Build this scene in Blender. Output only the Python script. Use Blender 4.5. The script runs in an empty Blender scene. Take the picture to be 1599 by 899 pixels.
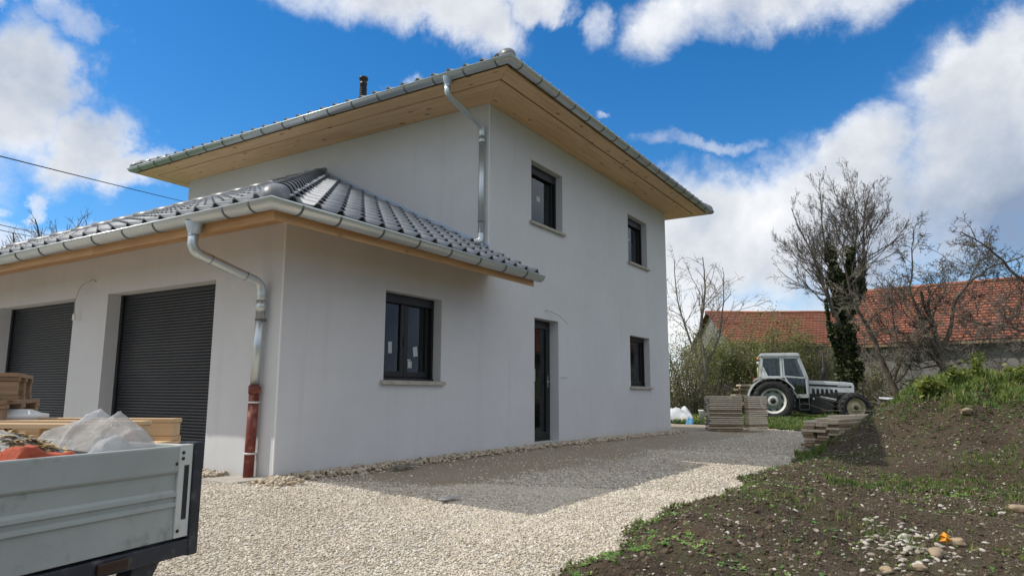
import bpy, bmesh, math, random
import numpy as np
from mathutils import Vector, Matrix, noise as mn
sc = bpy.context.scene
COL = sc.collection
R_ = math.radians

# ------------------------------------------------------------------ camera
CAMP = Vector((-4.8804, -5.9429, 0.9))
yaw, pit, rol = R_(57.934), R_(8.615), R_(-0.225)
_c, _s = math.cos(yaw), math.sin(yaw)
rt = Vector((_c, -_s, 0)); fw0 = Vector((_s, _c, 0)); up0 = Vector((0, 0, 1))
fw = fw0 * math.cos(pit) + up0 * math.sin(pit)
up = up0 * math.cos(pit) - fw0 * math.sin(pit)
cam_r = rt * math.cos(rol) - up * math.sin(rol)
cam_u = rt * math.sin(rol) + up * math.cos(rol)
cd = bpy.data.cameras.new('camera'); cam = bpy.data.objects.new('camera', cd); COL.objects.link(cam)
M = Matrix.Identity(4)
for i in range(3):
    M[i][0], M[i][1], M[i][2], M[i][3] = cam_r[i], cam_u[i], -fw[i], CAMP[i]
cam.matrix_world = M
cd.sensor_width = 36; cd.lens = 36 * 1079.2 / 1599; cd.clip_start = 0.05; cd.clip_end = 3000
sc.camera = cam
sc.view_settings.view_transform = 'Standard'; sc.view_settings.look = 'None'
sc.view_settings.exposure = 0.45; sc.view_settings.gamma = 1.0

# ------------------------------------------------------------------ sun and sky
SUNV = Vector((-0.45, 0.73, 1.0)).normalized()          # towards the sun
sd = bpy.data.lights.new('sun', 'SUN'); sun = bpy.data.objects.new('sun', sd); COL.objects.link(sun)
sd.energy = 2.4; sd.angle = R_(0.5); sd.color = (1.0, 0.95, 0.87)
sun.rotation_euler = SUNV.to_track_quat('Z', 'Y').to_euler()
world = bpy.data.worlds.new('World'); sc.world = world; world.use_nodes = True


class NT:
    """small node-tree helper"""
    def __init__(s, tree): s.t = tree; s.n = tree.nodes; s.l = tree.links
    def new(s, typ, **kw):
        n = s.n.new(typ)
        for k, v in kw.items(): setattr(n, k, v)
        return n
    def put(s, sock, v):
        if isinstance(v, bpy.types.NodeSocket): s.l.new(v, sock)
        elif v is not None:
            if hasattr(sock, 'default_value'):
                if sock.type == 'RGBA' and len(v) == 3: v = (*v, 1)
                sock.default_value = v
    def math(s, op, a, b=None, c=None, clamp=False):
        n = s.new('ShaderNodeMath', operation=op, use_clamp=clamp)
        s.put(n.inputs[0], a); s.put(n.inputs[1], b)
        if c is not None: s.put(n.inputs[2], c)
        return n.outputs[0]
    def mix(s, f, a, b, blend='MIX'):
        n = s.new('ShaderNodeMix', data_type='RGBA', blend_type=blend)
        s.put(n.inputs[0], f); s.put(n.inputs[6], a); s.put(n.inputs[7], b)
        return n.outputs[2]
    def noise(s, vec, scale=5, detail=4, rough=0.5, dist=0.0, out=0):
        n = s.new('ShaderNodeTexNoise'); s.put(n.inputs['Vector'], vec)
        n.inputs['Scale'].default_value = scale; n.inputs['Detail'].default_value = detail
        n.inputs['Roughness'].default_value = rough; n.inputs['Distortion'].default_value = dist
        return n.outputs[out]
    def vor(s, vec, scale=5, feature='F1', out='Distance'):
        n = s.new('ShaderNodeTexVoronoi', feature=feature); s.put(n.inputs['Vector'], vec)
        n.inputs['Scale'].default_value = scale
        return n.outputs[out]
    def mapr(s, v, a, b, c=0.0, d=1.0, smooth=True):
        n = s.new('ShaderNodeMapRange'); n.interpolation_type = 'SMOOTHSTEP' if smooth else 'LINEAR'
        s.put(n.inputs[0], v)
        for i, x in enumerate((a, b, c, d)): n.inputs[i + 1].default_value = x
        return n.outputs[0]
    def mapping(s, vec, loc=(0, 0, 0), rot=(0, 0, 0), scale=(1, 1, 1)):
        n = s.new('ShaderNodeMapping'); s.put(n.inputs[0], vec)
        n.inputs[1].default_value = loc; n.inputs[2].default_value = rot; n.inputs[3].default_value = scale
        return n.outputs[0]
    def ramp(s, f, stops):
        n = s.new('ShaderNodeValToRGB'); s.put(n.inputs[0], f)
        e = n.color_ramp.elements
        while len(e) < len(stops): e.new(0.5)
        for el, (p, c) in zip(e, stops): el.position = p; el.color = (*c, 1)
        return n.outputs[0]


def build_world():
    N = NT(world.node_tree); N.n.clear()
    out = N.new('ShaderNodeOutputWorld')
    sky = N.new('ShaderNodeTexSky', sky_type='NISHITA'); sky.sun_disc = False
    sky.sun_elevation = math.asin(SUNV.z); sky.sun_rotation = math.atan2(SUNV.x, SUNV.y)
    sky.altitude = 300; sky.air_density = 1.0; sky.dust_density = 0.25; sky.ozone_density = 4.5
    hs = N.new('ShaderNodeHueSaturation'); N.l.new(sky.outputs[0], hs.inputs['Color'])
    hs.inputs['Saturation'].default_value = 1.32; hs.inputs['Value'].default_value = 1.0
    bg = N.new('ShaderNodeBackground'); N.l.new(hs.outputs[0], bg.inputs[0]); bg.inputs[1].default_value = SKY_STRENGTH
    tc = N.new('ShaderNodeTexCoord').outputs['Generated']
    nrm = N.new('ShaderNodeVectorMath', operation='NORMALIZE'); N.l.new(tc, nrm.inputs[0])
    sep = N.new('ShaderNodeSeparateXYZ'); N.l.new(nrm.outputs[0], sep.inputs[0])
    x, y, z = sep.outputs
    az = N.math('MULTIPLY', N.math('ARCTAN2', y, x), 180 / math.pi)
    el = N.math('MULTIPLY', N.math('ARCSINE', z), 180 / math.pi)
    # the noise warps the azimuth/elevation plane so that cloud edges come out ragged
    vec = nrm.outputs[0]
    w1 = N.noise(vec, 5.0, 8, 0.62, 0.25, out=1)
    sw = N.new('ShaderNodeSeparateXYZ'); N.l.new(w1, sw.inputs[0])
    azw = N.math('ADD', az, N.math('MULTIPLY', N.math('SUBTRACT', sw.outputs[0], 0.5), 13.0))
    elw = N.math('ADD', el, N.math('MULTIPLY', N.math('SUBTRACT', sw.outputs[1], 0.5), 9.0))
    cmb = N.new('ShaderNodeCombineXYZ'); N.l.new(azw, cmb.inputs[0]); N.l.new(elw, cmb.inputs[1])
    P = cmb.outputs[0]
    total = None
    for (a0, e0, ra, re, rot, amp) in CLOUDS:
        m = N.new('ShaderNodeMapping', vector_type='TEXTURE'); N.l.new(P, m.inputs[0])
        m.inputs[1].default_value = (a0, e0, 0); m.inputs[2].default_value = (0, 0, R_(rot)); m.inputs[3].default_value = (ra, re, 1)
        ln = N.new('ShaderNodeVectorMath', operation='LENGTH'); N.l.new(m.outputs[0], ln.inputs[0])
        f = N.mapr(ln.outputs['Value'], 1.35, 0.25, 0.0, amp)
        total = f if total is None else N.math('MAXIMUM', total, f)
    # unseen sky outside the frame: cloud cover thickened to raise the ambient light
    n2 = N.noise(vec, 2.2, 6, 0.55, 0.2)
    off = N.math('MULTIPLY', N.mapr(n2, 0.30, 0.48), 1.0)
    ax = N.math('ABSOLUTE', N.math('SUBTRACT', az, 32.0))
    outm = N.mapr(N.math('MAXIMUM', N.math('SUBTRACT', ax, 36.0), N.math('SUBTRACT', el, 31.0)), 0.0, 14.0)
    total = N.math('MAXIMUM', total, N.math('MULTIPLY', off, outm))
    fine = N.noise(vec, 11.0, 10, 0.62, 0.1)
    t2 = N.math('ADD', total, N.math('MULTIPLY', N.math('SUBTRACT', fine, 0.52), 1.05))
    mask = N.mapr(t2, 0.16, 0.92)
    mask = N.math('MULTIPLY', mask, N.mapr(total, 0.03, 0.22))
    mask = N.math('MULTIPLY', mask, N.mapr(el, -4.0, 0.5))
    # shading inside the clouds: bright tops and edges, grey-blue bellies
    big = N.noise(vec, 7.0, 7, 0.58, 0.15)
    lowf = N.noise(N.mapping(vec, (3, 1, 2)), 3.2, 4, 0.5, 0.0)
    sh = N.math('ADD', N.math('MULTIPLY', big, 0.75), N.math('MULTIPLY', lowf, 0.45))
    belly = N.mapr(total, 0.45, 1.0, 0.0, 0.12)
    # the great bank low in the north-east is seen from its shaded side
    bank = N.math('MULTIPLY', N.mapr(az, 12.0, -3.0), N.mapr(el, 17.5, 10.0, 0.0, 0.30))
    sh = N.math('SUBTRACT', N.math('SUBTRACT', sh, belly), bank)
    ccol = N.ramp(sh, [(0.16, (0.26, 0.33, 0.46)), (0.32, (0.46, 0.52, 0.62)), (0.48, (0.68, 0.71, 0.76)), (0.66, (0.93, 0.94, 0.96))])
    bg2 = N.new('ShaderNodeBackground'); N.l.new(ccol, bg2.inputs[0]); bg2.inputs[1].default_value = 0.80
    mx = N.new('ShaderNodeMixShader'); N.l.new(mask, mx.inputs[0]); N.l.new(bg.outputs[0], mx.inputs[1]); N.l.new(bg2.outputs[0], mx.inputs[2])
    N.l.new(mx.outputs[0], out.inputs[0])


SKY_STRENGTH = 0.112
# azimuth, elevation, radii (degrees), tilt, density
CLOUDS = [(69, 20.0, 5.0, 5.5, 0, 1.0), (64.5, 16.5, 5.0, 3.0, -40, .95), (61.5, 15.2, 3.5, 2.2, -20, .8), (71, 26, 6, 1.2, -10, .6), (66.5, 25.0, 3.5, 1.6, 20, .55),
          (76, 15, 9, 5, 0, .8),
          (42, 31.5, 12, 3.6, -5, 1.0), (36.5, 29.5, 5.5, 3.2, 25, .95), (30.5, 31.0, 5, 2.2, 0, .95), (47, 32.0, 8, 1.8, 0, .7), (41.5, 24.7, 2.6, 1.0, 15, .50),
          (24, 29.0, 2.0, 2.4, 40, .5), (10, 29.0, 13, 3.6, -4, .78), (17, 28.2, 6.5, 3.0, -12, .72), (3, 28.8, 7, 2.8, 0, .62), (-6, 26, 4, 2.5, 0, .55),
          (22.7, 22.7, 0.9, 0.5, 0, .42), (16.0, 19.6, 4.6, 0.9, 3, .42), (19, 17.3, 5, 0.8, 0, .38),
          (-4, 16.0, 10, 10.0, 0, 1.0), (7, 12.5, 9, 8.0, 10, 1.0), (14.5, 11.5, 8, 6.6, 0, 1.0), (5.5, 18.0, 6, 3.6, -20, 1.0), (-3, 21.5, 5.5, 4.0, -20, 1.0), (9, 3, 14, 6, 0, .9), (-16, 14, 12, 10, 0, .9), (16, 5, 9, 4.0, 0, .8),
          (70, 12.2, 1.6, 1.0, 0, .55), (66.8, 12.4, 1.2, 1.1, 0, .65), (67, 10.3, 8, 1.6, 0, .62), (60, 9.5, 4, 1.2, 0, .5), (63, 11.3, 1.3, .6, 0, .45)]
build_world()

# ------------------------------------------------------------------ materials
MATS = {}
def mat(name, base=(0.5, 0.5, 0.5), rough=0.6, metal=0.0, fn=None, spec=0.5):
    if name in MATS: return MATS[name]
    m = bpy.data.materials.new(name); m.use_nodes = True
    N = NT(m.node_tree); b = N.n['Principled BSDF']
    b.inputs['Base Color'].default_value = (*base, 1); b.inputs['Roughness'].default_value = rough
    b.inputs['Metallic'].default_value = metal; b.inputs['Specular IOR Level'].default_value = spec
    if fn: fn(N, b)
    MATS[name] = m
    return m

def coords(N, kind='Object'):
    return N.new('ShaderNodeTexCoord').outputs[kind]
def wpos(N):
    return N.new('ShaderNodeNewGeometry').outputs['Position']
def bump(N, b, h, dist=0.01, strength=1.0):
    n = N.new('ShaderNodeBump'); n.inputs['Distance'].default_value = dist; n.inputs['Strength'].default_value = strength
    N.l.new(h, n.inputs['Height']); N.l.new(n.outputs[0], b.inputs['Normal']); return n

def f_vary(base, amt=0.25, scale=6, bscale=60, bdist=0.002, dirt=None, dscale=2.5):
    def fn(N, b):
        P = wpos(N)
        v = N.noise(P, scale, 5, 0.6)
        lo = tuple(c * (1 - amt) for c in base); hi = tuple(min(1, c * (1 + amt)) for c in base)
        c = N.mix(N.mapr(v, 0.3, 0.7), lo, hi)
        if dirt:
            d = N.noise(P, dscale, 7, 0.7)
            c = N.mix(N.mapr(d, 0.52, 0.68), c, dirt)
        N.l.new(c, b.inputs['Base Color'])
        bump(N, b, N.noise(P, bscale, 3, 0.6), bdist)
    return fn

def f_render(N, b):      # fine scraped lime render, warm grey
    P = wpos(N)
    big = N.noise(P, 0.7, 4, 0.6)
    c = N.mix(N.mapr(big, 0.3, 0.7), (0.615, 0.62, 0.63), (0.66, 0.665, 0.675))
    sp = N.new('ShaderNodeSeparateXYZ'); N.l.new(P, sp.inputs[0])
    # splash dirt just above the ground
    z = N.math('ADD', sp.outputs[2], N.math('MULTIPLY', N.math('SUBTRACT', N.noise(P, 3.0, 5, 0.6), 0.5), 0.22))
    c = N.mix(N.mapr(z, 0.14, -0.04, 0.0, 0.38), c, (0.46, 0.41, 0.34))
    st = N.noise(N.mapping(P, scale=(5, 5, 0.35)), 1.0, 5, 0.6)
    mid_ = N.noise(P, 4.5, 6, 0.7); c = N.mix(N.mapr(mid_, 0.35, 0.7, 0, 0.14), c, (0.53, 0.53, 0.53))
    c = N.mix(N.mapr(st, 0.5, 0.8, 0.0, 0.16), c, (0.40, 0.395, 0.38))
    N.l.new(c, b.inputs['Base Color'])
    h = N.math('ADD', N.noise(P, 260, 2, 0.6), N.math('MULTIPLY', N.noise(P, 3, 3, 0.5), 1.5))
    bump(N, b, h, 0.0016, 0.7)

def f_wood(light, dark, knots=True, axis=0, grain=26.0):
    def fn(N, b):
        P = coords(N); sc_ = [grain, grain, grain]; sc_[axis] = 0.9
        oi = N.new('ShaderNodeObjectInfo')
        off = N.new('ShaderNodeVectorMath', operation='ADD'); N.l.new(P, off.inputs[0])
        mm = N.new('ShaderNodeCombineXYZ')
        for i in range(3): N.l.new(N.math('MULTIPLY', oi.outputs['Random'], 7.0 + 3 * i), mm.inputs[i])
        N.l.new(mm.outputs[0], off.inputs[1]); P = off.outputs[0]
        g = N.noise(N.mapping(P, scale=sc_), 1.0, 5, 0.6, 0.4)
        c = N.mix(N.mapr(g, 0.3, 0.72), light, dark)
        big = N.noise(P, 1.1, 3, 0.5)
        c = N.mix(N.mapr(big, 0.35, 0.7, 0, 0.35), c, tuple(x * 1.12 for x in light))
        c = N.mix(N.math('MULTIPLY', oi.outputs['Random'], 0.22), c, dark)
        if knots:
            ks = [4.6, 4.6, 4.6]; ks[axis] = 2.6
            k = N.vor(N.mapping(P, scale=ks), 1.0)
            c = N.mix(N.mapr(k, 0.20, 0.07, 0, 0.85), c, tuple(x * 0.38 for x in dark))
        N.l.new(c, b.inputs['Base Color'])
        bump(N, b, g, 0.0015, 0.5)
    return fn

def f_zinc(N, b):
    P = wpos(N)
    v = N.vor(P, 40, out='Color'); n = N.noise(P, 1.2, 3, 0.5)
    bw = N.new('ShaderNodeRGBToBW'); N.l.new(v, bw.inputs[0])
    c = N.mix(N.math('MULTIPLY', bw.outputs[0], 0.16), (0.62, 0.67, 0.69), (0.52, 0.57, 0.59))
    c = N.mix(N.mapr(n, 0.4, 0.7, 0, 0.4), c, (0.48, 0.53, 0.55))
    N.l.new(c, b.inputs['Base Color'])
    N.l.new(N.mapr(n, 0.3, 0.7, 0.34, 0.46), b.inputs['Roughness'])

def f_tile(base):
    def fn(N, b):
        P = wpos(N); oi = N.new('ShaderNodeObjectInfo')
        n = N.noise(P, 9, 5, 0.6)
        c = N.mix(N.mapr(n, 0.3, 0.7), tuple(x * 0.85 for x in base), tuple(x * 1.15 for x in base))
        c = N.mix(N.math('MULTIPLY', oi.outputs['Random'], 0.6), c, tuple(x * 0.66 for x in base))
        N.l.new(c, b.inputs['Base Color'])
        bump(N, b, N.noise(P, 90, 3, 0.6), 0.0012, 0.6)
    return fn

def f_gravel(N, b):      # the compacted stone bed beneath and between the loose pebbles
    P = wpos(N)
    cc = N.vor(P, 55, out='Color'); bw = N.new('ShaderNodeRGBToBW'); N.l.new(cc, bw.inputs[0])
    c = N.ramp(bw.outputs[0], [(0.1, (0.36, 0.31, 0.24)), (0.4, (0.50, 0.45, 0.37)), (0.65, (0.62, 0.57, 0.49)), (0.95, (0.76, 0.72, 0.65))])
    d = N.vor(P, 55)
    c = N.mix(N.mapr(d, 0.35, 0.62, 0, 0.65), c, (0.12, 0.10, 0.075))
    sp = N.new('ShaderNodeSeparateXYZ'); N.l.new(P, sp.inputs[0])
    # worn muddy tracks along the wall where the stones are pressed into the soil
    m = N.noise(N.mapping(P, scale=(0.45, 1.6, 1)), 1.0, 6, 0.62)
    yb = N.math('ADD', sp.outputs[1], N.math('MULTIPLY', N.math('SUBTRACT', m, 0.5), 1.6))
    band = N.math('MULTIPLY', N.mapr(yb, -2.05, -1.35), N.mapr(sp.outputs[0], -0.2, 1.2))
    soil = N.mix(N.noise(P, 30, 6, 0.7), (0.24, 0.19, 0.13), (0.44, 0.37, 0.27))
    c = N.mix(N.math('MULTIPLY', band, N.mapr(m, 0.32, 0.55, 0.45, 0.95)), c, soil)
    N.l.new(c, b.inputs['Base Color'])
    h = N.math('ADD', N.math('MULTIPLY', d, -1.0), N.noise(P, 9, 5, 0.6))
    bump(N, b, h, 0.014, 0.9)

def f_soil(N, b):
    P = wpos(N)
    n1 = N.noise(P, 1.3, 6, 0.62); n2 = N.noise(P, 14, 6, 0.7); n3 = N.noise(P, 60, 4, 0.7)
    c = N.mix(N.mapr(n2, 0.3, 0.7), (0.046, 0.029, 0.016), (0.125, 0.085, 0.050))
    c = N.mix(N.mapr(n1, 0.35, 0.65, 0, 0.7), c, (0.155, 0.110, 0.065))
    st = N.vor(P, 38); sc2 = N.vor(P, 38, out='Color'); bw = N.new('ShaderNodeRGBToBW'); N.l.new(sc2, bw.inputs[0])
    pm = N.math('MULTIPLY', N.mapr(st, 0.36, 0.24), N.mapr(bw.outputs[0], 0.62, 0.72))
    c = N.mix(N.math('MULTIPLY', pm, 0.6), c, (0.33, 0.29, 0.23))
    g = N.math('MULTIPLY', N.mapr(N.noise(N.mapping(P, (5, 3, 0)), 0.9, 6, 0.65), 0.47, 0.62), 0.8)
    c = N.mix(N.math('MULTIPLY', g, N.mapr(n3, 0.42, 0.6)), c, (0.085, 0.105, 0.025))
    N.l.new(c, b.inputs['Base Color'])
    h = N.math('ADD', N.math('MULTIPLY', n2, 1.6), N.math('ADD', N.math('MULTIPLY', n3, 0.6), N.math('MULTIPLY', st, -0.4)))
    bump(N, b, h, 0.07, 1.0)

def f_lawn(N, b):
    P = wpos(N); n = N.noise(P, 3, 6, 0.65); n2 = N.noise(P, 60, 4, 0.7)
    c = N.mix(N.mapr(n, 0.3, 0.7), (0.06, 0.11, 0.02), (0.10, 0.16, 0.035))
    c = N.mix(N.mapr(n2, 0.4, 0.65, 0, 0.6), c, (0.035, 0.06, 0.014))
    N.l.new(c, b.inputs['Base Color']); bump(N, b, n2, 0.05)

def f_inst(stops, rough=0.75):     # colour picked per instance from the scattered point's attribute
    def fn(N, b):
        a = N.new('ShaderNodeAttribute'); a.attribute_type = 'INSTANCER'; a.attribute_name = 'tint'
        c = N.ramp(a.outputs['Fac'], stops)
        n = N.noise(coords(N), 1.6, 3, 0.6)
        c = N.mix(N.mapr(n, 0.3, 0.75, 0, 0.35), c, N.mix(1.0, c, (0.7, 0.66, 0.6), 'MULTIPLY'))
        N.l.new(c, b.inputs['Base Color'])
    return fn

def f_leaf(stops):
    def fn(N, b):
        v = N.new('ShaderNodeVertexColor'); v.layer_name = 'tint'
        c = N.ramp(v.outputs[0], stops)
        N.l.new(c, b.inputs['Base Color'])
        tr = N.new('ShaderNodeBsdfTranslucent'); N.l.new(c, tr.inputs[0])
        mx = N.new('ShaderNodeMixShader'); mx.inputs[0].default_value = 0.3
        o = N.n['Material Output']
        N.l.new(b.outputs[0], mx.inputs[1]); N.l.new(tr.outputs[0], mx.inputs[2]); N.l.new(mx.outputs[0], o.inputs[0])
    return fn

def f_barnroof(N, b):
    P = coords(N)
    br = N.new('ShaderNodeTexBrick'); br.offset = 0.5; N.l.new(N.mapping(P, scale=(1, 1, 1)), br.inputs[0])
    br.inputs['Scale'].default_value = 1.0; br.inputs['Brick Width'].default_value = 0.26; br.inputs['Row Height'].default_value = 0.30
    br.inputs['Mortar Size'].default_value = 0.028; br.inputs['Color1'].default_value = (0.23, 0.075, 0.042, 1); br.inputs['Color2'].default_value = (0.35, 0.125, 0.068, 1)
    br.inputs['Mortar'].default_value = (0.13, 0.045, 0.025, 1); br.inputs['Bias'].default_value = -0.1
    st = N.noise(N.mapping(P, scale=(1.1, 0.12, 1)), 1.0, 5, 0.6)
    c = N.mix(N.mapr(st, 0.50, 0.66, 0, 0.72), br.outputs[0], (0.15, 0.085, 0.062))
    n = N.noise(P, 0.5, 6, 0.7)
    c = N.mix(N.mapr(n, 0.48, 0.7, 0, 0.55), c, (0.20, 0.075, 0.042))
    n3 = N.noise(P, 3.5, 4, 0.7)
    c = N.mix(N.mapr(n3, 0.55, 0.75, 0, 0.5), c, (0.46, 0.20, 0.11))
    N.l.new(c, b.inputs['Base Color'])
    bump(N, b, br.outputs['Fac'], 0.03, 0.8).invert = True

def glass_fn(N, b):
    o = N.n['Material Output']; N.n.remove(b)
    tr = N.new('ShaderNodeBsdfTransparent'); tr.inputs[0].default_value = (0.72, 0.75, 0.74, 1)
    gl = N.new('ShaderNodeBsdfGlossy'); gl.inputs['Roughness'].default_value = 0.015; gl.inputs[0].default_value = (0.9, 0.95, 1, 1)
    fr = N.new('ShaderNodeFresnel'); fr.inputs[0].default_value = 1.52
    f = N.math('ADD', N.math('MULTIPLY', fr.outputs[0], 1.05), 0.01, clamp=True)
    mx = N.new('ShaderNodeMixShader'); N.l.new(f, mx.inputs[0]); N.l.new(tr.outputs[0], mx.inputs[1]); N.l.new(gl.outputs[0], mx.inputs[2])
    N.l.new(mx.outputs[0], o.inputs[0])

def film_fn(tint, op):
    def fn(N, b):
        o = N.n['Material Output']
        P = wpos(N)
        n = N.noise(P, 5, 5, 0.65)
        c = N.mix(N.mapr(n, 0.45, 0.7, 0, 0.55), tint, (0.50, 0.43, 0.33))
        N.l.new(c, b.inputs['Base Color'])
        tr = N.new('ShaderNodeBsdfTransparent')
        tl = N.new('ShaderNodeBsdfTranslucent'); N.l.new(c, tl.inputs[0])
        m1 = N.new('ShaderNodeMixShader'); m1.inputs[0].default_value = 0.35; N.l.new(b.outputs[0], m1.inputs[1]); N.l.new(tl.outputs[0], m1.inputs[2])
        mx = N.new('ShaderNodeMixShader'); mx.inputs[0].default_value = op
        N.l.new(tr.outputs[0], mx.inputs[1]); N.l.new(m1.outputs[0], mx.inputs[2]); N.l.new(mx.outputs[0], o.inputs[0])
        bump(N, b, N.noise(P, 22, 5, 0.7, 1.0), 0.02, 0.8)
    return fn

m_render = mat('lime_render', rough=0.92, fn=f_render, spec=0.2)
m_bead = mat('white_bead', (0.78, 0.78, 0.76), 0.7)
m_block = mat('raw_block', (0.35, 0.34, 0.32), 0.9)
m_soffit = mat('spruce', rough=0.55, fn=f_wood((0.84, 0.59, 0.35), (0.66, 0.40, 0.20)))
m_soffity = mat('spruce_y', rough=0.55, fn=f_wood((0.84, 0.59, 0.35), (0.66, 0.40, 0.20), axis=1))
m_fascia = mat('larch', rough=0.55, fn=f_wood((0.60, 0.36, 0.17), (0.42, 0.215, 0.085)))
m_fasciay = mat('larch_y', rough=0.55, fn=f_wood((0.60, 0.36, 0.17), (0.42, 0.215, 0.085), axis=1))
m_zinc = mat('zinc', rough=0.35, metal=0.85, fn=f_zinc)
m_bracket = mat('bracket_zinc', (0.16, 0.18, 0.18), 0.45, 0.7)
m_flash = mat('zinc_flashing', (0.55, 0.66, 0.80), 0.42, 0.55)  # bluish base colour carries the sky's reflection on the zinc
m_tile = mat('slate_tile', rough=0.52, fn=f_tile((0.30, 0.315, 0.345)), spec=0.6)
m_cap = mat('ridge_cap', rough=0.42, fn=f_tile((0.17, 0.178, 0.195)), spec=0.7)
m_deck = mat('roof_underlay', (0.02, 0.02, 0.022), 0.9)
m_alu = mat('anthracite', rough=0.42, fn=f_vary((0.009, 0.010, 0.012), 0.1, 3, 200, 0.0003))
m_slat = mat('anthracite_slat', rough=0.36, fn=f_vary((0.024, 0.028, 0.035), 0.2, 1.2, 60, 0.0006, dirt=(0.045, 0.045, 0.045), dscale=1.1))
m_glass = mat('glass', fn=glass_fn)
m_room = mat('raw_room', (0.12, 0.12, 0.12), 0.9)
m_stone = mat('sill_stone', rough=0.8, fn=f_vary((0.42, 0.39, 0.34), 0.15, 8, 120, 0.001))
m_redpipe = mat('red_cast_pipe', rough=0.5, fn=f_vary((0.17, 0.028, 0.018), 0.2, 12, 90, 0.001, dirt=(0.30, 0.12, 0.08), dscale=6))
m_white = mat('white_plastic', (0.70, 0.70, 0.68), 0.5)
m_paper = mat('paper_label', (0.50, 0.54, 0.54), 0.7)
m_red = mat('red_plastic', (0.55, 0.06, 0.03), 0.5)
m_cable = mat('grey_cable', (0.30, 0.30, 0.29), 0.6)
m_wire = mat('black_wire', (0.02, 0.02, 0.022), 0.6)
m_vent = mat('black_flue', (0.018, 0.018, 0.020), 0.4, 0.3)
m_gravel = mat('gravel_bed', rough=0.9, fn=f_gravel)
m_soil = mat('soil', rough=0.95, fn=f_soil)
m_lawn = mat('lawn', rough=0.9, fn=f_lawn)
m_pebble = mat('pebble', rough=0.7, fn=f_inst([(0.0, (0.28, 0.21, 0.13)), (0.25, (0.50, 0.42, 0.31)), (0.55, (0.66, 0.59, 0.48)), (0.8, (0.74, 0.69, 0.60)), (1.0, (0.85, 0.82, 0.76))]))
m_pebbled = mat('pebble_dull', rough=0.8, fn=f_inst([(0.0, (0.09, 0.06, 0.04)), (0.35, (0.18, 0.14, 0.10)), (0.7, (0.34, 0.30, 0.24)), (1.0, (0.58, 0.55, 0.49))]))
m_clod = mat('clod', rough=0.95, fn=f_inst([(0.0, (0.05, 0.032, 0.02)), (0.5, (0.10, 0.07, 0.045)), (1.0, (0.16, 0.12, 0.08))]))
m_grass = mat('grass_blade', rough=0.6, fn=f_inst([(0.0, (0.035, 0.07, 0.012)), (0.45, (0.10, 0.17, 0.025)), (0.8, (0.18, 0.25, 0.04)), (1.0, (0.30, 0.27, 0.11))]))
m_weed = mat('weed_leaf', rough=0.5, fn=f_inst([(0.0, (0.05, 0.12, 0.02)), (0.5, (0.11, 0.24, 0.03)), (1.0, (0.20, 0.30, 0.06))]))
m_yellow = mat('dandelion', (0.75, 0.58, 0.03), 0.6)
m_bark = mat('bark', rough=0.9, fn=f_vary((0.12, 0.098, 0.075), 0.4, 5, 30, 0.01))
m_barkg = mat('bark_grey', rough=0.9, fn=f_vary((0.17, 0.15, 0.12), 0.35, 5, 30, 0.01))
m_twigd = mat('twig_dark', rough=0.9, fn=f_vary((0.125, 0.108, 0.09), 0.35, 2, 30, 0.003))
m_twigp = mat('twig_pale', rough=0.9, fn=f_vary((0.23, 0.20, 0.155), 0.3, 2, 30, 0.003))
m_leafg = mat('leaf_green', rough=0.6, fn=f_leaf([(0.0, (0.09, 0.12, 0.02)), (0.5, (0.19, 0.235, 0.04)), (1.0, (0.33, 0.36, 0.10))]))
m_leafd = mat('leaf_ivy', rough=0.45, fn=f_leaf([(0.0, (0.018, 0.03, 0.010)), (0.55, (0.05, 0.075, 0.022)), (1.0, (0.13, 0.16, 0.06))]))
m_leafo = mat('leaf_olive', rough=0.6, fn=f_leaf([(0.0, (0.12, 0.115, 0.04)), (0.5, (0.20, 0.20, 0.065)), (1.0, (0.31, 0.30, 0.11))]))
m_barnroof = mat('clay_tiles', rough=0.85, fn=f_barnroof)
m_barnwall = mat('old_cement', rough=0.95, fn=f_vary((0.20, 0.19, 0.175), 0.22, 1.2, 20, 0.01, dirt=(0.11, 0.10, 0.09), dscale=0.7))
m_oldwood = mat('grey_board', rough=0.85, fn=f_wood((0.72, 0.63, 0.51), (0.50, 0.42, 0.31), knots=False))
m_darkwood = mat('brown_board', rough=0.85, fn=f_wood((0.34, 0.26, 0.17), (0.20, 0.14, 0.085), knots=False))
m_palewood = mat('fresh_board', rough=0.7, fn=f_wood((0.62, 0.45, 0.27), (0.48, 0.30, 0.15), knots=False))
m_palletd = mat('old_pallet', rough=0.85, fn=f_wood((0.30, 0.20, 0.125), (0.16, 0.10, 0.06), knots=False))
m_side = mat('truck_side', rough=0.42, fn=f_vary((0.36, 0.39, 0.37), 0.06, 4, 120, 0.0004, dirt=(0.235, 0.24, 0.22), dscale=4.2))
m_sideh = mat('truck_fitting', rough=0.4, fn=f_vary((0.60, 0.61, 0.57), 0.06, 4, 120, 0.0004, dirt=(0.42, 0.41, 0.37), dscale=5))
m_navy = mat('truck_frame', rough=0.45, fn=f_vary((0.022, 0.027, 0.038), 0.25, 8, 60, 0.001, dirt=(0.09, 0.09, 0.09), dscale=14))
m_black = mat('black_rubber', rough=0.8, fn=f_vary((0.022, 0.022, 0.022), 0.3, 10, 40, 0.003, dirt=(0.08, 0.075, 0.065), dscale=5))
m_tractor = mat('tractor_white', rough=0.4, fn=f_vary((0.62, 0.66, 0.66), 0.06, 3, 80, 0.0005, dirt=(0.42, 0.43, 0.40), dscale=2.2))
m_rim = mat('rim_white', rough=0.5, fn=f_vary((0.66, 0.67, 0.62), 0.1, 6, 80, 0.0005))
m_rimc = mat('rim_cream', rough=0.5, fn=f_vary((0.50, 0.46, 0.30), 0.1, 6, 80, 0.0005))
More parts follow.
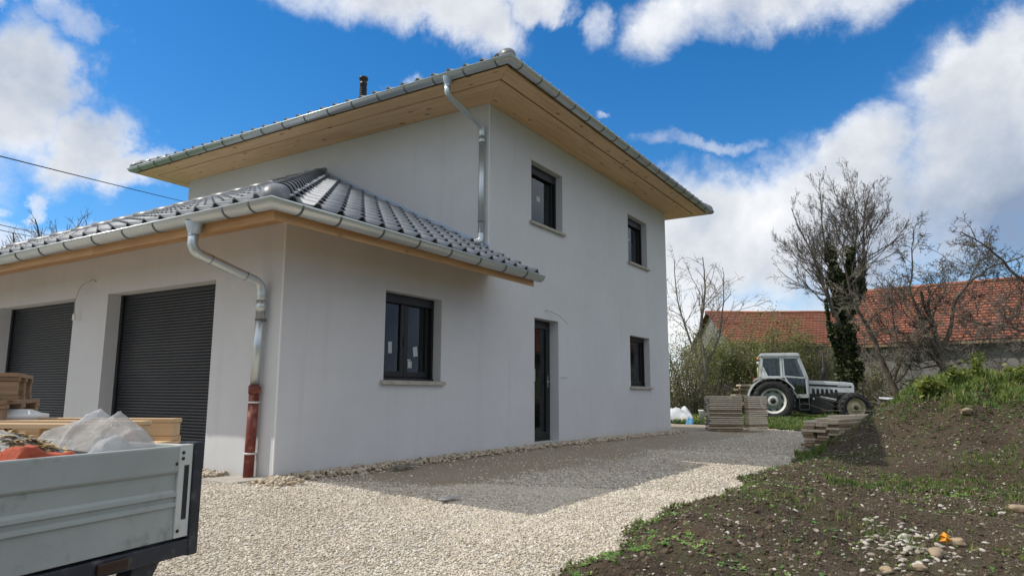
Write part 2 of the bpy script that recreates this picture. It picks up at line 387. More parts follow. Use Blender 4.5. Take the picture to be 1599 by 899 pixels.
m_rimi = mat('rim_inner', (0.20, 0.23, 0.21), 0.6)  # darker grey-green tone for the rear wheel discs
m_engine = mat('engine_black', rough=0.6, fn=f_vary((0.018, 0.018, 0.018), 0.4, 8, 60, 0.003))
m_seat = mat('seat_black', (0.03, 0.03, 0.032), 0.7)
m_orange = mat('orange_lamp', (0.75, 0.20, 0.02), 0.35)
m_orangec = mat('orange_cloth', rough=0.8, fn=f_vary((0.42, 0.075, 0.03), 0.3, 9, 60, 0.004))
m_yellowp = mat('yellow_paint', (0.60, 0.48, 0.04), 0.5)
m_chrome = mat('steel', (0.5, 0.5, 0.5), 0.3, 0.9)
m_film = mat('clear_film', rough=0.25, fn=film_fn((0.66, 0.69, 0.72), 0.48))
m_tarp = mat('white_sack', rough=0.55, fn=film_fn((0.62, 0.61, 0.58), 0.93))
m_sawdust = mat('sawdust', rough=0.95, fn=f_vary((0.45, 0.33, 0.17), 0.35, 30, 80, 0.004))
m_greycard = mat('grey_card', (0.20, 0.19, 0.18), 0.8)

# ------------------------------------------------------------------ object helpers
def tag(o, label=None, cat=None, group=None, kind=None):
    if label: o['label'] = label
    if cat: o['category'] = cat
    if group: o['group'] = group
    if kind: o['kind'] = kind
    return o

def thing(name, label, cat, loc=(0, 0, 0), rz=0.0, group=None):
    o = bpy.data.objects.new(name, None); COL.objects.link(o); o.empty_display_size = 0.2
    o.location = loc; o.rotation_euler = (0, 0, rz)
    return tag(o, label, cat, group)

def link(name, me, parent=None):
    o = bpy.data.objects.new(name, me); COL.objects.link(o)
    if parent is not None: o.parent = parent
    return o

class MB:
    """collects verts and faces, builds one mesh"""
    def __init__(s): s.v = []; s.f = []; s.sm = []
    def add(s, vs, fs, smooth=False):
        b = len(s.v); s.v += [tuple(v) for v in vs]; s.f += [tuple(i + b for i in f) for f in fs]; s.sm += [smooth] * len(fs); return s
    def box(s, a, b):
        x0, y0, z0 = a; x1, y1, z1 = b
        return s.add([(x0, y0, z0), (x1, y0, z0), (x1, y1, z0), (x0, y1, z0), (x0, y0, z1), (x1, y0, z1), (x1, y1, z1), (x0, y1, z1)],
                     [(0, 3, 2, 1), (4, 5, 6, 7), (0, 1, 5, 4), (1, 2, 6, 5), (2, 3, 7, 6), (3, 0, 4, 7)])
    def hexa(s, c):   # eight corners, bottom ring then top ring
        return s.add(c, [(0, 3, 2, 1), (4, 5, 6, 7), (0, 1, 5, 4), (1, 2, 6, 5), (2, 3, 7, 6), (3, 0, 4, 7)])
    def beam(s, p, q, w, h, upv=(0, 0, 1)):
        p = Vector(p); q = Vector(q); d = (q - p).normalized(); u = Vector(upv); sd = d.cross(u).normalized(); u = sd.cross(d).normalized()
        c = []
        for hh in (-h / 2, h / 2):
            for e, ww in ((p, -w / 2), (p, w / 2), (q, w / 2), (q, -w / 2)): c.append(e + sd * ww + u * hh)
        return s.hexa(c)
    def prism(s, poly, axis, a, b):
        """poly: 2-D outline in the plane across axis ('x','y','z'), extruded from a to b"""
        n = len(poly)
        def P(t, p):
            return {'x': (t, p[0], p[1]), 'y': (p[0], t, p[1]), 'z': (p[0], p[1], t)}[axis]
        vs = [P(a, p) for p in poly] + [P(b, p) for p in poly]
        fs = [tuple(range(n)), tuple(range(2 * n - 1, n - 1, -1))] + [(i, i + n, (i + 1) % n + n, (i + 1) % n) for i in range(n)]
        return s.add(vs, fs)
    def tube(s, pts, r, n=10, cap=True, smooth=True):
        pts = [Vector(p) for p in pts]; rs = r if isinstance(r, (list, tuple)) else [r] * len(pts)
        vs = []; ref = None
        for i, p in enumerate(pts):
            d = (pts[min(i + 1, len(pts) - 1)] - pts[max(i - 1, 0)])
            d = d.normalized() if d.length > 1e-9 else Vector((0, 0, 1))
            if ref is None:
                ref = d.orthogonal().normalized()
            ref = (ref - d * ref.dot(d))
            ref = ref.normalized() if ref.length > 1e-6 else d.orthogonal().normalized()
            b = d.cross(ref)
            for k in range(n):
                a = 2 * math.pi * k / n
                vs.append(p + (ref * math.cos(a) + b * math.sin(a)) * rs[i])
        fs = []
        for i in range(len(pts) - 1):
            for k in range(n):
                fs.append((i * n + k, i * n + (k + 1) % n, (i + 1) * n + (k + 1) % n, (i + 1) * n + k))
        s.add(vs, fs, smooth)
        if cap:
            b0 = len(s.v) - len(vs)
            s.f += [tuple(b0 + k for k in range(n - 1, -1, -1)), tuple(b0 + (len(pts) - 1) * n + k for k in range(n))]; s.sm += [False, False]
        return s
    def lathe(s, prof, c=(0, 0, 0), axis='z', n=24, smooth=True):
        """prof: list of (radius, along)"""
        vs = []
        for r, h in prof:
            for k in range(n):
                a = 2 * math.pi * k / n; x, y = r * math.cos(a), r * math.sin(a)
                v = {'z': (x, y, h), 'y': (x, h, y), 'x': (h, x, y)}[axis]
                vs.append((v[0] + c[0], v[1] + c[1], v[2] + c[2]))
        fs = []
        for i in range(len(prof) - 1):
            for k in range(n):
                fs.append((i * n + k, i * n + (k + 1) % n, (i + 1) * n + (k + 1) % n, (i + 1) * n + k))
        return s.add(vs, fs, smooth)
    def mesh(s, name, m, bevel=0):
        me = bpy.data.meshes.new(name); me.from_pydata(s.v, [], s.f)
        me.polygons.foreach_set('use_smooth', s.sm); me.materials.append(m)
        bm = bmesh.new(); bm.from_mesh(me); bmesh.ops.recalc_face_normals(bm, faces=bm.faces)
        if bevel:
            es = [e for e in bm.edges if len(e.link_faces) == 2 and e.calc_face_angle(0) > 0.6]
            bmesh.ops.bevel(bm, geom=es, offset=bevel, segments=2, profile=0.6, affect='EDGES', clamp_overlap=True)
        bm.to_mesh(me); bm.free(); me.update()
        return me
    def obj(s, name, m, parent=None, bevel=0):
        return link(name, s.mesh(name, m, bevel), parent)

def dup(root, loc=None, rot=None, label=None, group=None):
    """copy a thing with its parts and sub-parts; the meshes stay shared"""
    r = root.copy(); COL.objects.link(r)
    if loc is not None: r.location = loc
    if rot is not None: r.rotation_euler = rot
    if label: r['label'] = label
    if group: r['group'] = group
    def rec(src, dst):
        for ch in list(src.children):
            c = ch.copy(); COL.objects.link(c); c.parent = dst; rec(ch, c)
    rec(root, r)
    return r

def arr_mesh(name, verts, faces, m, tint=None, smooth=False):
    """fast mesh from numpy arrays; faces all of one size"""
    verts = np.asarray(verts, np.float32); faces = np.asarray(faces, np.int32)
    me = bpy.data.meshes.new(name)
    me.vertices.add(len(verts)); me.vertices.foreach_set('co', verts.ravel())
    k = faces.shape[1]; me.loops.add(faces.size); me.loops.foreach_set('vertex_index', faces.ravel())
    me.polygons.add(len(faces)); me.polygons.foreach_set('loop_start', np.arange(0, faces.size, k, dtype=np.int32))
    me.polygons.foreach_set('loop_total', np.full(len(faces), k, np.int32))
    if smooth: me.polygons.foreach_set('use_smooth', np.ones(len(faces), bool))
    me.update(calc_edges=True)
    if tint is not None:
        a = me.attributes.new('tint', 'FLOAT_COLOR', 'POINT')
        t = np.ones((len(verts), 4), np.float32); t[:, :3] = np.asarray(tint)[:, None]; a.data.foreach_set('color', t.ravel())
    me.materials.append(m)
    return me

def scatter(name, protos, P, rot, scl, tint, label, cat=None, kind='stuff'):
    """one object whose points carry instances of the proto meshes (geometry nodes)"""
    me = bpy.data.meshes.new(name); n = len(P)
    me.vertices.add(n); me.vertices.foreach_set('co', np.asarray(P, np.float32).ravel())
    for nm, arr in (('rot', rot), ('scl', scl)):
        a = me.attributes.new(nm, 'FLOAT_VECTOR', 'POINT'); a.data.foreach_set('vector', np.asarray(arr, np.float32).ravel())
    a = me.attributes.new('tint', 'FLOAT', 'POINT'); a.data.foreach_set('value', np.asarray(tint, np.float32).ravel())
    a = me.attributes.new('pick', 'INT', 'POINT'); a.data.foreach_set('value', np.random.RandomState(5).randint(0, len(protos), n).astype(np.int32))
    o = link(name, me); tag(o, label, cat, None, kind)
    g = bpy.data.node_groups.new(name + '_nodes', 'GeometryNodeTree')
    g.interface.new_socket('Geometry', in_out='INPUT', socket_type='NodeSocketGeometry')
    g.interface.new_socket('Geometry', in_out='OUTPUT', socket_type='NodeSocketGeometry')
    N = NT(g); gi = N.new('NodeGroupInput'); go = N.new('NodeGroupOutput')
    join = N.new('GeometryNodeJoinGeometry')
    for pm in reversed(protos):
        po = bpy.data.objects.new(pm.name, pm)
        oi = N.new('GeometryNodeObjectInfo'); oi.inputs['Object'].default_value = po; oi.inputs['As Instance'].default_value = True
        N.l.new(oi.outputs['Geometry'], join.inputs[0])
    def att(nm, t):
        x = N.new('GeometryNodeInputNamedAttribute', data_type=t); x.inputs[0].default_value = nm; return x.outputs[0]
    ip = N.new('GeometryNodeInstanceOnPoints'); ip.inputs['Pick Instance'].default_value = True
    N.l.new(gi.outputs[0], ip.inputs['Points']); N.l.new(join.outputs[0], ip.inputs['Instance'])
    N.l.new(att('pick', 'INT'), ip.inputs['Instance Index'])
    N.l.new(att('rot', 'FLOAT_VECTOR'), ip.inputs['Rotation']); N.l.new(att('scl', 'FLOAT_VECTOR'), ip.inputs['Scale'])
    N.l.new(ip.outputs[0], go.inputs[0])
    md = o.modifiers.new('scatter', 'NODES'); md.node_group = g
    return o

rng = np.random.RandomState(11)

# ------------------------------------------------------------------ terrain
def sstep(a, b, x):
    t = np.clip((x - a) / (b - a), 0, 1); return t * t * (3 - 2 * t)

def vnoise(x, y, seed=0):
    """cheap smooth value noise (numpy)"""
    xi = np.floor(x).astype(np.int64); yi = np.floor(y).astype(np.int64); fx = x - xi; fy = y - yi
    fx = fx * fx * (3 - 2 * fx); fy = fy * fy * (3 - 2 * fy)
    def h(a, b):
        n = (a * 374761393 + b * 668265263 + seed * 1442695041) & 0x7fffffff
        n = ((n ^ (n >> 13)) * 1274126177) & 0x7fffffff
        return ((n ^ (n >> 16)) & 0xffff) / 65535.0
    return (h(xi, yi) * (1 - fx) + h(xi + 1, yi) * fx) * (1 - fy) + (h(xi, yi + 1) * (1 - fx) + h(xi + 1, yi + 1) * fx) * fy
def fbm(x, y, seed=0, o=4):
    s = 0; a = 0.5
    for i in range(o): s = s + a * (vnoise(x * 2 ** i, y * 2 ** i, seed + i) - 0.5); a *= 0.5
    return s

def g_base(x, y):
    x = np.asarray(x, float); y = np.asarray(y, float)
    z = -0.10 * sstep(0.0, 3.2, -y) - 0.07 * sstep(4, 14, x) * sstep(3.5, 0.0, -y)
    z = z - 0.11 * np.clip(-x - 0.8, 0, 4.5) * sstep(-12, 0, x + 6)
    z = z - 0.10 * sstep(3.0, 6.5, -y) * sstep(6, 0, x)
    return z
def edge_y(x):           # where gravel stops and soil begins
    x = np.asarray(x, float)
    return -3.86 + 0.10 * np.sin(x * 1.9) + 0.06 * np.sin(x * 5.1 + 1) + 0.30 * sstep(8.2, 9.6, x) * 0 - 0.35 * sstep(-0.6, -3.5, x) + 0.12 * fbm(x * 2.5, x * 0 + 3.3, 7)
def g_soil(x, y):
    x = np.asarray(x, float); y = np.asarray(y, float)
    z = g_base(x, y)
    d = edge_y(x) - y                                   # distance into the soil
    s = np.minimum((x - 7.2) * 0.386 - (y + 4.25) * 0.923, d)     # distance past the trough
    bw = sstep(0, 0.35, d)
    berm = 0.13 * sstep(0.0, 0.55, d) * sstep(1.9, 0.7, d) * sstep(8.2, 4.5, x)
    z = z + berm - 0.05 * sstep(0.6, 1.6, d) * sstep(9, 5, x)
    top = 0.28 + 1.42 * sstep(3.2, 10.0, x) - 1.2 * sstep(13.5, 19.0, x)
    top = top * (1 - 0.42 * sstep(-6.0, -9.0, y))
    sc_ = 1.45 + 0.4 * sstep(9.5, 4.0, x)
    rise = (1 - np.exp(-np.clip(s, 0, 20) / sc_))
    z = z + top * rise * rise ** 0.25
    rough = 0.34 * fbm(x * 0.9, y * 0.9, 3) * sstep(0.3, 1.5, s) + 0.13 * fbm(x * 3.1, y * 3.1, 9) + 0.055 * fbm(x * 11, y * 11, 21)
    # an eroded rut running down the face
    rut = np.exp(-((y + 6.55 + 0.08 * (x - 8)) / 0.17) ** 2) * sstep(3.5, 5.5, x) * sstep(12.5, 10, x)
    z = z + (rough - 0.10 * rut) * bw
    return z

def grid_sheet(name, xs, ys, zf, m, keep=None, kind='structure', label=None):
    X, Y = np.meshgrid(xs, ys); Z = zf(X, Y)
    V = np.stack([X, Y, Z], -1).reshape(-1, 3); nx, ny = len(xs), len(ys)
    i, j = np.meshgrid(np.arange(nx - 1), np.arange(ny - 1)); a = (j * nx + i).ravel()
    F = np.stack([a, a + 1, a + nx + 1, a + nx], -1)
    if keep is not None:
        c = V[F].mean(1); F = F[keep(c[:, 0], c[:, 1])]
    used = np.unique(F); re = np.zeros(len(V), np.int64); re[used] = np.arange(len(used))
    o = link(name, arr_mesh(name, V[used], re[F], m, smooth=True)); tag(o, label, None, None, kind); return o

def axis(*segs):
    out = []
    for a, b, st in segs: out.append(np.arange(a, b, st))
    out.append([segs[-1][1]]); return np.concatenate(out)

# far meadow sheet to the horizon, kept below the nearer sheets
def far_z(x, y):
    x = np.asarray(x, float)
    return -0.13 - 0.0 * x + np.zeros_like(x) - 0.65 * sstep(17.0, 13.0, x) * (np.abs(y) < 1e9) * 1.0
grid_sheet('field', axis((-600, -60, 60), (-60, 60, 2.0), (60, 900, 60)), axis((-600, -60, 60), (-60, 60, 2.0), (60, 900, 60)), far_z, m_lawn)
LAWN_X = lambda y: 16.55 - 0.95 * np.tanh((-np.asarray(y, float) - 0.2) * 0.8) + 0.12 * np.sin(np.asarray(y, float) * 3.1)
grid_sheet('lawn', axis((14, 34, 0.25)), axis((-8, 12, 0.25)), lambda x, y: g_base(x, y) + 0.035 + 0.03 * fbm(x, y, 31) , m_lawn,
           keep=lambda x, y: (x > LAWN_X(y)))
grid_sheet('gravel_yard', axis((-14, -5, 0.5), (-5, 6, 0.07), (6, 18.5, 0.15)), axis((-14, -5.2, 0.4), (-5.2, 0.6, 0.07), (0.6, 14, 0.5)),
           lambda x, y: g_base(x, y) + 0.02 * fbm(x * 1.3, y * 1.3, 2) + 0.006 * fbm(x * 9, y * 9, 4), m_gravel,
           keep=lambda x, y: (x < 18.0) & ((x < 0.1) | (y < 0.1) | (x > 12.0)) & (edge_y(x) - y < 0.14))
grid_sheet('dirt_bank', axis((-9, -1.5, 0.12), (-1.5, 5.5, 0.035), (5.5, 14.5, 0.07), (14.5, 24, 0.3)), axis((-22, -9.5, 0.35), (-9.5, -3.2, 0.045)),
           lambda x, y: g_soil(x, y) + 0.012 * sstep(0.0, 0.1, edge_y(x) - y) - 0.03 * sstep(0.0, -0.08, edge_y(x) - y), m_soil,
           keep=lambda x, y: (edge_y(x) - y > -0.10))

# ------------------------------------------------------------------ the house
X1, XR, YL = 3.906, 12.075, 7.732           # main front wall, right end, depth
ZW, ZG = 5.52, 2.735                         # soffit heights: main house, garage
HEAD, SILL = 2.182, 1.05
WT = 0.32
house = thing('house', 'newly built two-storey house with pale grey render, wooden eaves and a low garage wing', 'house')

def wall_piece(ax, p0, p1, a0, a1, z0, z1, holes):
    """wall slab: ax='y' faces -Y (a runs along x), ax='x' faces -X (a runs along y)"""
    mb = MB(); holes = sorted(holes)
    def bx(a, b, c, d):
        if b - a < 1e-4 or d - c < 1e-4: return
        if ax == 'y': mb.box((a, p0, c), (b, p1, d))
        else: mb.box((p0, a, c), (p1, b, d))
    xs = [a0] + [v for h in holes for v in h[:2]] + [a1]
    xs = sorted(set(xs))
    for a, b in zip(xs[:-1], xs[1:]):
        mid = (a + b) / 2; hs = sorted([(h[2], h[3]) for h in holes if h[0] < mid < h[1]])
        z = z0
        for h0, h1 in hs: bx(a, b, z, h0); z = h1
        bx(a, b, z, z1)
    # weld so that the render reads as one skin
    me = mb.mesh('wall', m_render)
    bm = bmesh.new(); bm.from_mesh(me); bmesh.ops.remove_doubles(bm, verts=bm.verts, dist=1e-5); bm.to_mesh(me); bm.free()
    return link('wall', me, house)

W1 = (1.605, 2.755, SILL, HEAD); W4 = (9.56, 10.76, SILL, HEAD); DR = (5.335, 6.20, 0.07, HEAD)
W2 = (5.23, 6.39, 3.86, 4.97); W3 = (9.58, 10.75, 3.86, 4.97)
D1 = (1.16, 3.47, -0.06, HEAD); D2 = (4.33, 6.64, -0.06, HEAD)
wall_piece('y', 0, WT, 0, X1, -0.4, ZG, [W1])
wall_piece('y', 0, WT, X1, XR, -0.4, ZW, [W4, DR, W2, W3])
wall_piece('x', 0, WT, WT, YL, -0.4, ZG, [D1, D2])
wall_piece('x', X1, X1 + WT, WT, YL, ZG, ZW, [])
wall_piece('x', X1 + 0.002, X1 + WT, WT, YL, -0.4, ZG, [])
wall_piece('x', XR - WT, XR, WT, YL, -0.4, ZW, [])
wall_piece('y', YL - 0.001, YL + WT, 0, XR, -0.4, ZG, [])
wall_piece('y', YL, YL + WT, X1, XR, ZG, ZW, [])
mb = MB()
for zf in (0.02, 2.62): mb.box((X1 + WT, WT, zf - 0.12), (XR - WT, YL, zf))
mb.box((WT, WT, -0.1), (X1, YL, -0.03)); mb.box((WT, WT, ZG - 0.06), (X1, YL, ZG)); mb.box((X1 + WT, WT, ZW - 0.05), (XR - WT, YL, ZW))
for x0 in (7.9,): mb.box((x0, WT, 0.03), (x0 + 0.1, YL, 2.49)); mb.box((x0, WT, 2.63), (x0 + 0.1, YL, ZW - 0.06))
mb.box((X1 + WT, 3.4, 0.03), (XR - WT, 3.5, 2.49)); mb.box((X1 + WT, 3.4, 2.63), (XR - WT, 3.5, ZW - 0.06))
mb.obj('inner_floor', m_room, house)
# corner beads: the thin bright line down each outer corner
for x, z0, z1 in ((0, -0.3, ZG), (X1, 3.12, ZW), (XR, -0.3, ZW)):
    mb = MB(); e = 0.003; w = 0.012; sx = -1 if x < XR else 1
    a = (min(x + sx * e, x - sx * w), -e, z0); b = (max(x + sx * e, x - sx * w), w, z1)
    mb.box(a, b); mb.obj('corner_bead', m_bead, house)

def frame_ring(mb, a0, a1, z0, z1, w, y0, y1):
    mb.box((a0, y0, z0), (a0 + w, y1, z1)); mb.box((a1 - w, y0, z0), (a1, y1, z1))
    mb.box((a0 + w, y0, z0), (a1 - w, y1, z0 + w)); mb.box((a0 + w, y0, z1 - w), (a1 - w, y1, z1))

def window(h, leaves, label, stickers=(), box=0.0, sillw=0.075):
    a0, a1, z0, z1 = h; y = 0.19
    w = MB(); frame_ring(w, a0, a1, z0, z1, 0.045, y, y + 0.07)
    win = w.obj('window', m_alu, house, bevel=0.004); tag(win, label)
    # roller-blind housing under the lintel and dark guide rails
    mb = MB(); mb.box((a0 + 0.004, y - 0.055, z1 - 0.10 - box), (a1 - 0.004, y - 0.003, z1 - 0.004)); mb.obj('blind_box', m_alu, win, bevel=0.005)
    for a, b in ((a0 + 0.003, a0 + 0.045), (a1 - 0.045, a1 - 0.003)):
        mb = MB(); mb.box((a, y - 0.052, z0 + 0.004), (b, y - 0.004, z1 - 0.103 - box)); mb.obj('guide_rail', m_alu, win, bevel=0.003)
    n = leaves; iw = (a1 - a0 - 0.09) / n
    for k in range(n):
        s0 = a0 + 0.045 + k * iw + 0.002; s1 = s0 + iw - 0.004
        mb = MB(); frame_ring(mb, s0, s1, z0 + 0.048, z1 - 0.048, 0.075, y - 0.012, y + 0.05); mb.obj('sash', m_alu, win, bevel=0.006)
        mb = MB(); mb.box((s0 + 0.07, y + 0.012, z0 + 0.11), (s1 - 0.07, y + 0.03, z1 - 0.11)); mb.obj('pane', m_glass, win)
    for (sx, sz, sw, sh, rot) in stickers:
        mb = MB(); c, s = math.cos(rot), math.sin(rot)
        pts = [(sx + c * u - s * v, y + 0.008, sz + s * u + c * v) for u, v in ((-sw, -sh), (sw, -sh), (sw, sh), (-sw, sh))]
        mb.add(pts + [(p[0], p[1] + 0.003, p[2]) for p in pts], [(0, 1, 2, 3), (7, 6, 5, 4), (0, 4, 5, 1), (1, 5, 6, 2), (2, 6, 7, 3), (3, 7, 4, 0)])
        mb.obj('paper_label', m_paper, win)
    if leaves == 2:   # little handle plate on the meeting stile
        xm = (a0 + a1) / 2; mb = MB(); mb.box((xm - 0.012, y - 0.022, 1.5), (xm + 0.012, y - 0.012, 1.62)); mb.obj('handle', m_alu, win)
    mb = MB(); mb.box((a0 + 0.003, y - 0.07, z0 + 0.001), (a1 - 0.003, y + 0.0, z0 + 0.03)); mb.obj('drip_rail', m_alu, win, bevel=0.004)
    # concrete sill, proud of the wall on three sides
    mb = MB(); mb.hexa([(a0 - 0.06, -0.055, z0 - 0.052), (a1 + 0.06, -0.055, z0 - 0.052), (a1 + 0.06, -0.001, z0 - 0.052), (a0 - 0.06, -0.001, z0 - 0.052),
                        (a0 - 0.06, -0.055, z0 - 0.006), (a1 + 0.06, -0.055, z0 - 0.006), (a1 + 0.06, -0.001, z0 + 0.001), (a0 - 0.06, -0.001, z0 + 0.001)])
    mb.obj('window_sill', m_stone, win, bevel=0.004)
    mb = MB(); mb.box((a0 + 0.001, 0.0, z0 + 0.0005), (a1 - 0.001, y - 0.001, z0 + 0.004)); mb.obj('sill_bed', m_stone, win)
    return win
window(W1, 2, 'ground-floor two-leaf window with paper labels stuck on its panes',
       [(1.93, 1.48, 0.035, 0.075, 0.03), (2.44, 1.45, 0.045, 0.065, 0.16), (2.30, 1.33, 0.045, 0.009, 0), (2.33, 1.27, 0.04, 0.045, 0)], box=0.02)
window(W2, 1, 'upper window over the side door, paper label on its pane', [(5.82, 4.42, 0.065, 0.045, 0)], box=0.06)
window(W3, 1, 'upper window near the far corner', [(10.1, 4.48, 0.05, 0.03, 0)], box=0.06)
window(W4, 1, 'small ground-floor window near the far corner', box=0.0)

# side door
a0, a1, z0, z1 = DR; y = 0.18
mb = MB(); frame_ring(mb, a0, a1, z0, z1, 0.05, y, y + 0.08); door = mb.obj('side_door', m_alu, house, bevel=0.004); tag(door, 'narrow dark glazed side door')
mb = MB(); frame_ring(mb, a0 + 0.053, a1 - 0.053, z0 + 0.053, z1 - 0.053, 0.10, y - 0.01, y + 0.05); mb.obj('door_leaf', m_alu, door, bevel=0.006)
mb = MB(); mb.box((a0 + 0.15, y + 0.015, z0 + 0.14), (a1 - 0.15, y + 0.03, z1 - 0.14)); mb.obj('pane', m_glass, door)
mb = MB(); mb.box((a1 - 0.125, y - 0.02, 1.0), (a1 - 0.095, y - 0.01, 1.2)); mb.tube([(a1 - 0.11, y - 0.02, 1.1), (a1 - 0.11, y - 0.06, 1.1), (a1 - 0.22, y - 0.06, 1.1)], 0.009, 8); mb.obj('handle', m_chrome, door)
mb = MB(); mb.hexa([(a0 - 0.0, -0.06, 0.012), (a1 + 0.0, -0.06, 0.012), (a1 - 0.002, y + 0.02, 0.02), (a0 + 0.002, y + 0.02, 0.02), (a0, -0.06, 0.066), (a1, -0.06, 0.066), (a1 - 0.002, y + 0.02, 0.072), (a0 + 0.002, y + 0.02, 0.072)])
mb.obj('threshold', m_stone, door, bevel=0.006)
mb = MB(); random.seed(2)
pts = [(a0 + 0.19, y + 0.05, 0.12)]
mb.prism([(a0 + 0.15, 0.13), (a0 + 0.36, 0.13), (a0 + 0.33, 0.30), (a0 + 0.27, 0.47), (a0 + 0.21, 0.44), (a0 + 0.17, 0.32)], 'y', y + 0.05, y + 0.20)
rb = mb.obj('red_sack', m_red, None, bevel=0.03); tag(rb, 'red plastic sack standing just inside the dark side door', 'sack')
for sx, zz, hh in ((a0 + 0.26, 0.62, 0.16), (a0 + 0.33, 1.1, 0.22), (a0 + 0.22, 1.6, 0.3)):
    mb = MB(); mb.box((sx, y + 0.008, zz), (sx + 0.018, y + 0.012, zz + hh)); mb.obj('tape_strip', m_paper, door)

# garage doors: roller shutters, every lath its own part
def garage_door(h, label):
    b0, b1, z0, z1 = h; x = 0.20
    t = bpy.data.objects.new('garage_door', None); COL.objects.link(t); t.parent = house; t.location = (x, b0, z0); tag(t, label)
    lath = MB(); n = 7; H = 0.0372; w = b1 - b0 - 0.10
    prof = [(0.016, 0.0), (0.006, 0.002), (0.0, 0.008), (-0.003, 0.017), (-0.001, 0.026), (0.006, 0.0325), (0.016, 0.0345), (0.016, 0.0372)]
    vs = []; fs = []
    for yy in (0.05, 0.05 + w):
        for px_, pz in prof: vs.append((px_, yy, pz))
    k = len(prof)
    fs = [(i, i + 1, i + 1 + k, i + k) for i in range(k - 1)]
    lath.add(vs, fs, True)
    me = lath.mesh('lath', m_slat)
    nl = int((z1 - z0 - 0.10) / H)
    for i in range(nl):
        o = link('lath', me, t); o.location = (0, 0, 0.09 + i * H)
    mb = MB(); mb.box((-0.012, 0.05, 0.015), (0.02, b1 - b0 - 0.05, 0.088)); mb.obj('bottom_bar', m_slat, t, bevel=0.004)
    for a, b in ((0.003, 0.06), (b1 - b0 - 0.06, b1 - b0 - 0.003)):
        mb = MB(); mb.box((-0.028, a, 0.01), (0.03, b, z1 - z0 - 0.003)); mb.obj('guide_rail', m_alu, t, bevel=0.004)
    mb = MB(); mb.box((0.03, 0.003, 0.01), (0.05, b1 - b0 - 0.003, z1 - z0 - 0.003)); mb.obj('backing', m_deck, t)
    mb = MB(); mb.box((-0.003, 0.062, z1 - z0 - 0.06), (0.028, b1 - b0 - 0.062, z1 - z0 - 0.003)); mb.obj('top_bar', m_alu, t)
garage_door(D1, 'anthracite roller garage door nearest the corner')
garage_door(D2, 'anthracite roller garage door farther from the corner')

# ---- eaves ------------------------------------------------------------------
def clipped_board(x0, x1, y0, y1, z0, z1, cuts, name, m, parent, tilt=None):
    """flat board cut by vertical planes (point, outward normal)"""
    mb = MB().box((x0, y0, z0), (x1, y1, z1)); me = bpy.data.meshes.new(name); me.from_pydata(mb.v, [], mb.f); me.materials.append(m)
    bm = bmesh.new(); bm.from_mesh(me)
    for p, nn in cuts:
        geo = bm.verts[:] + bm.edges[:] + bm.faces[:]
        r = bmesh.ops.bisect_plane(bm, geom=geo, plane_co=p, plane_no=nn, clear_outer=True)
        ed = [e for e in bm.edges if e.is_boundary]
        if ed: bmesh.ops.holes_fill(bm, edges=ed)
    bmesh.ops.recalc_face_normals(bm, faces=bm.faces)
    if not bm.faces: bm.free(); return None
    if tilt:
        for v in bm.verts: v.co.z += tilt(v.co.x, v.co.y)
    bm.to_mesh(me); bm.free(); return link(name, me, parent)

ox, oy0, oy1, oR = X1 - 0.886, -0.886, YL + 0.726, XR + 0.613       # main soffit outline
soff = bpy.data.objects.new('soffit', None); COL.objects.link(soff); soff.parent = house; tag(soff, 'knotty spruce soffit boarding with a dark ventilation slot')
def soffit_ring(ix0, iy0, ix1, iy1, ex0, ey0, ex1, ey1, z, strips, sides, parent, mx, my, tilt=None):
    """strips: (from,to) fractions in metres measured inward from the outer edge on the front sides"""
    g = 0.0025
    for side in sides:
        for (s0, s1) in strips(side):
            if side == 'F':      # faces -X
                a = (ex0 + s0, ex0 + s1, ey0 + s0 * abs(iy0 - ey0) / abs(ix0 - ex0), ey1)
                x0, x1, y0, y1 = a[0], a[1] - g, ey0, ey1
                mxy = m_soffity if my is None else my
                c = [((ex0, ey0, 0), Vector((iy0 - ey0, -(ix0 - ex0), 0)).normalized()), ((ex0, ey1, 0), Vector(((ey1 - iy1), (ix0 - ex0), 0)).normalized())]
            elif side == 'R':    # faces -Y
                x0, x1, y0, y1 = ex0, ex1, ey0 + s0, ey0 + s1 - g; mxy = m_soffit if mx is None else mx
                c = [((ex0, ey0, 0), Vector((-(iy0 - ey0), (ix0 - ex0), 0)).normalized()), ((ex1, ey0, 0), Vector(((iy0 - ey0), (ex1 - ix1), 0)).normalized())]
            elif side == 'B':    # faces +X
                x0, x1, y0, y1 = ex1 - s1 + g, ex1 - s0, ey0, ey1; mxy = m_soffity
                c = [((ex1, ey0, 0), Vector((-(iy0 - ey0), -(ex1 - ix1), 0)).normalized()), ((ex1, ey1, 0), Vector((-(ey1 - iy1), (ex1 - ix1), 0)).normalized())]
            else:                # faces +Y
                x0, x1, y0, y1 = ex0, ex1, ey1 - s1 + g, ey1 - s0; mxy = m_soffit
                c = [((ex0, ey1, 0), Vector((-(ey1 - iy1), -(ix0 - ex0), 0)).normalized()), ((ex1, ey1, 0), Vector(((ey1 - iy1), -(ex1 - ix1), 0)).normalized())]
            # pull both mitre cuts back a hair so that a joint line shows
            c = [(Vector(p) - n_ * 0.002, n_) for p, n_ in c]
            clipped_board(x0, x1, y0, y1, z, z + 0.02, c, 'soffit_board', mxy, parent, tilt)
def st_main(side):
    tot = {'F': 0.886, 'R': 0.886, 'B': 0.613, 'L': 0.726}[side]
    k = tot / 0.886; o = 0.255 * k; st = [(0.0, o)]
    rest = tot - o - 0.028; n = 4
    for i in range(n): st.append((o + 0.028 + rest * i / n, o + 0.028 + rest * (i + 1) / n))
    return st
soffit_ring(X1, 0, XR, YL, ox, oy0, oR, oy1, ZW, st_main, 'FRBL', soff, None, None)
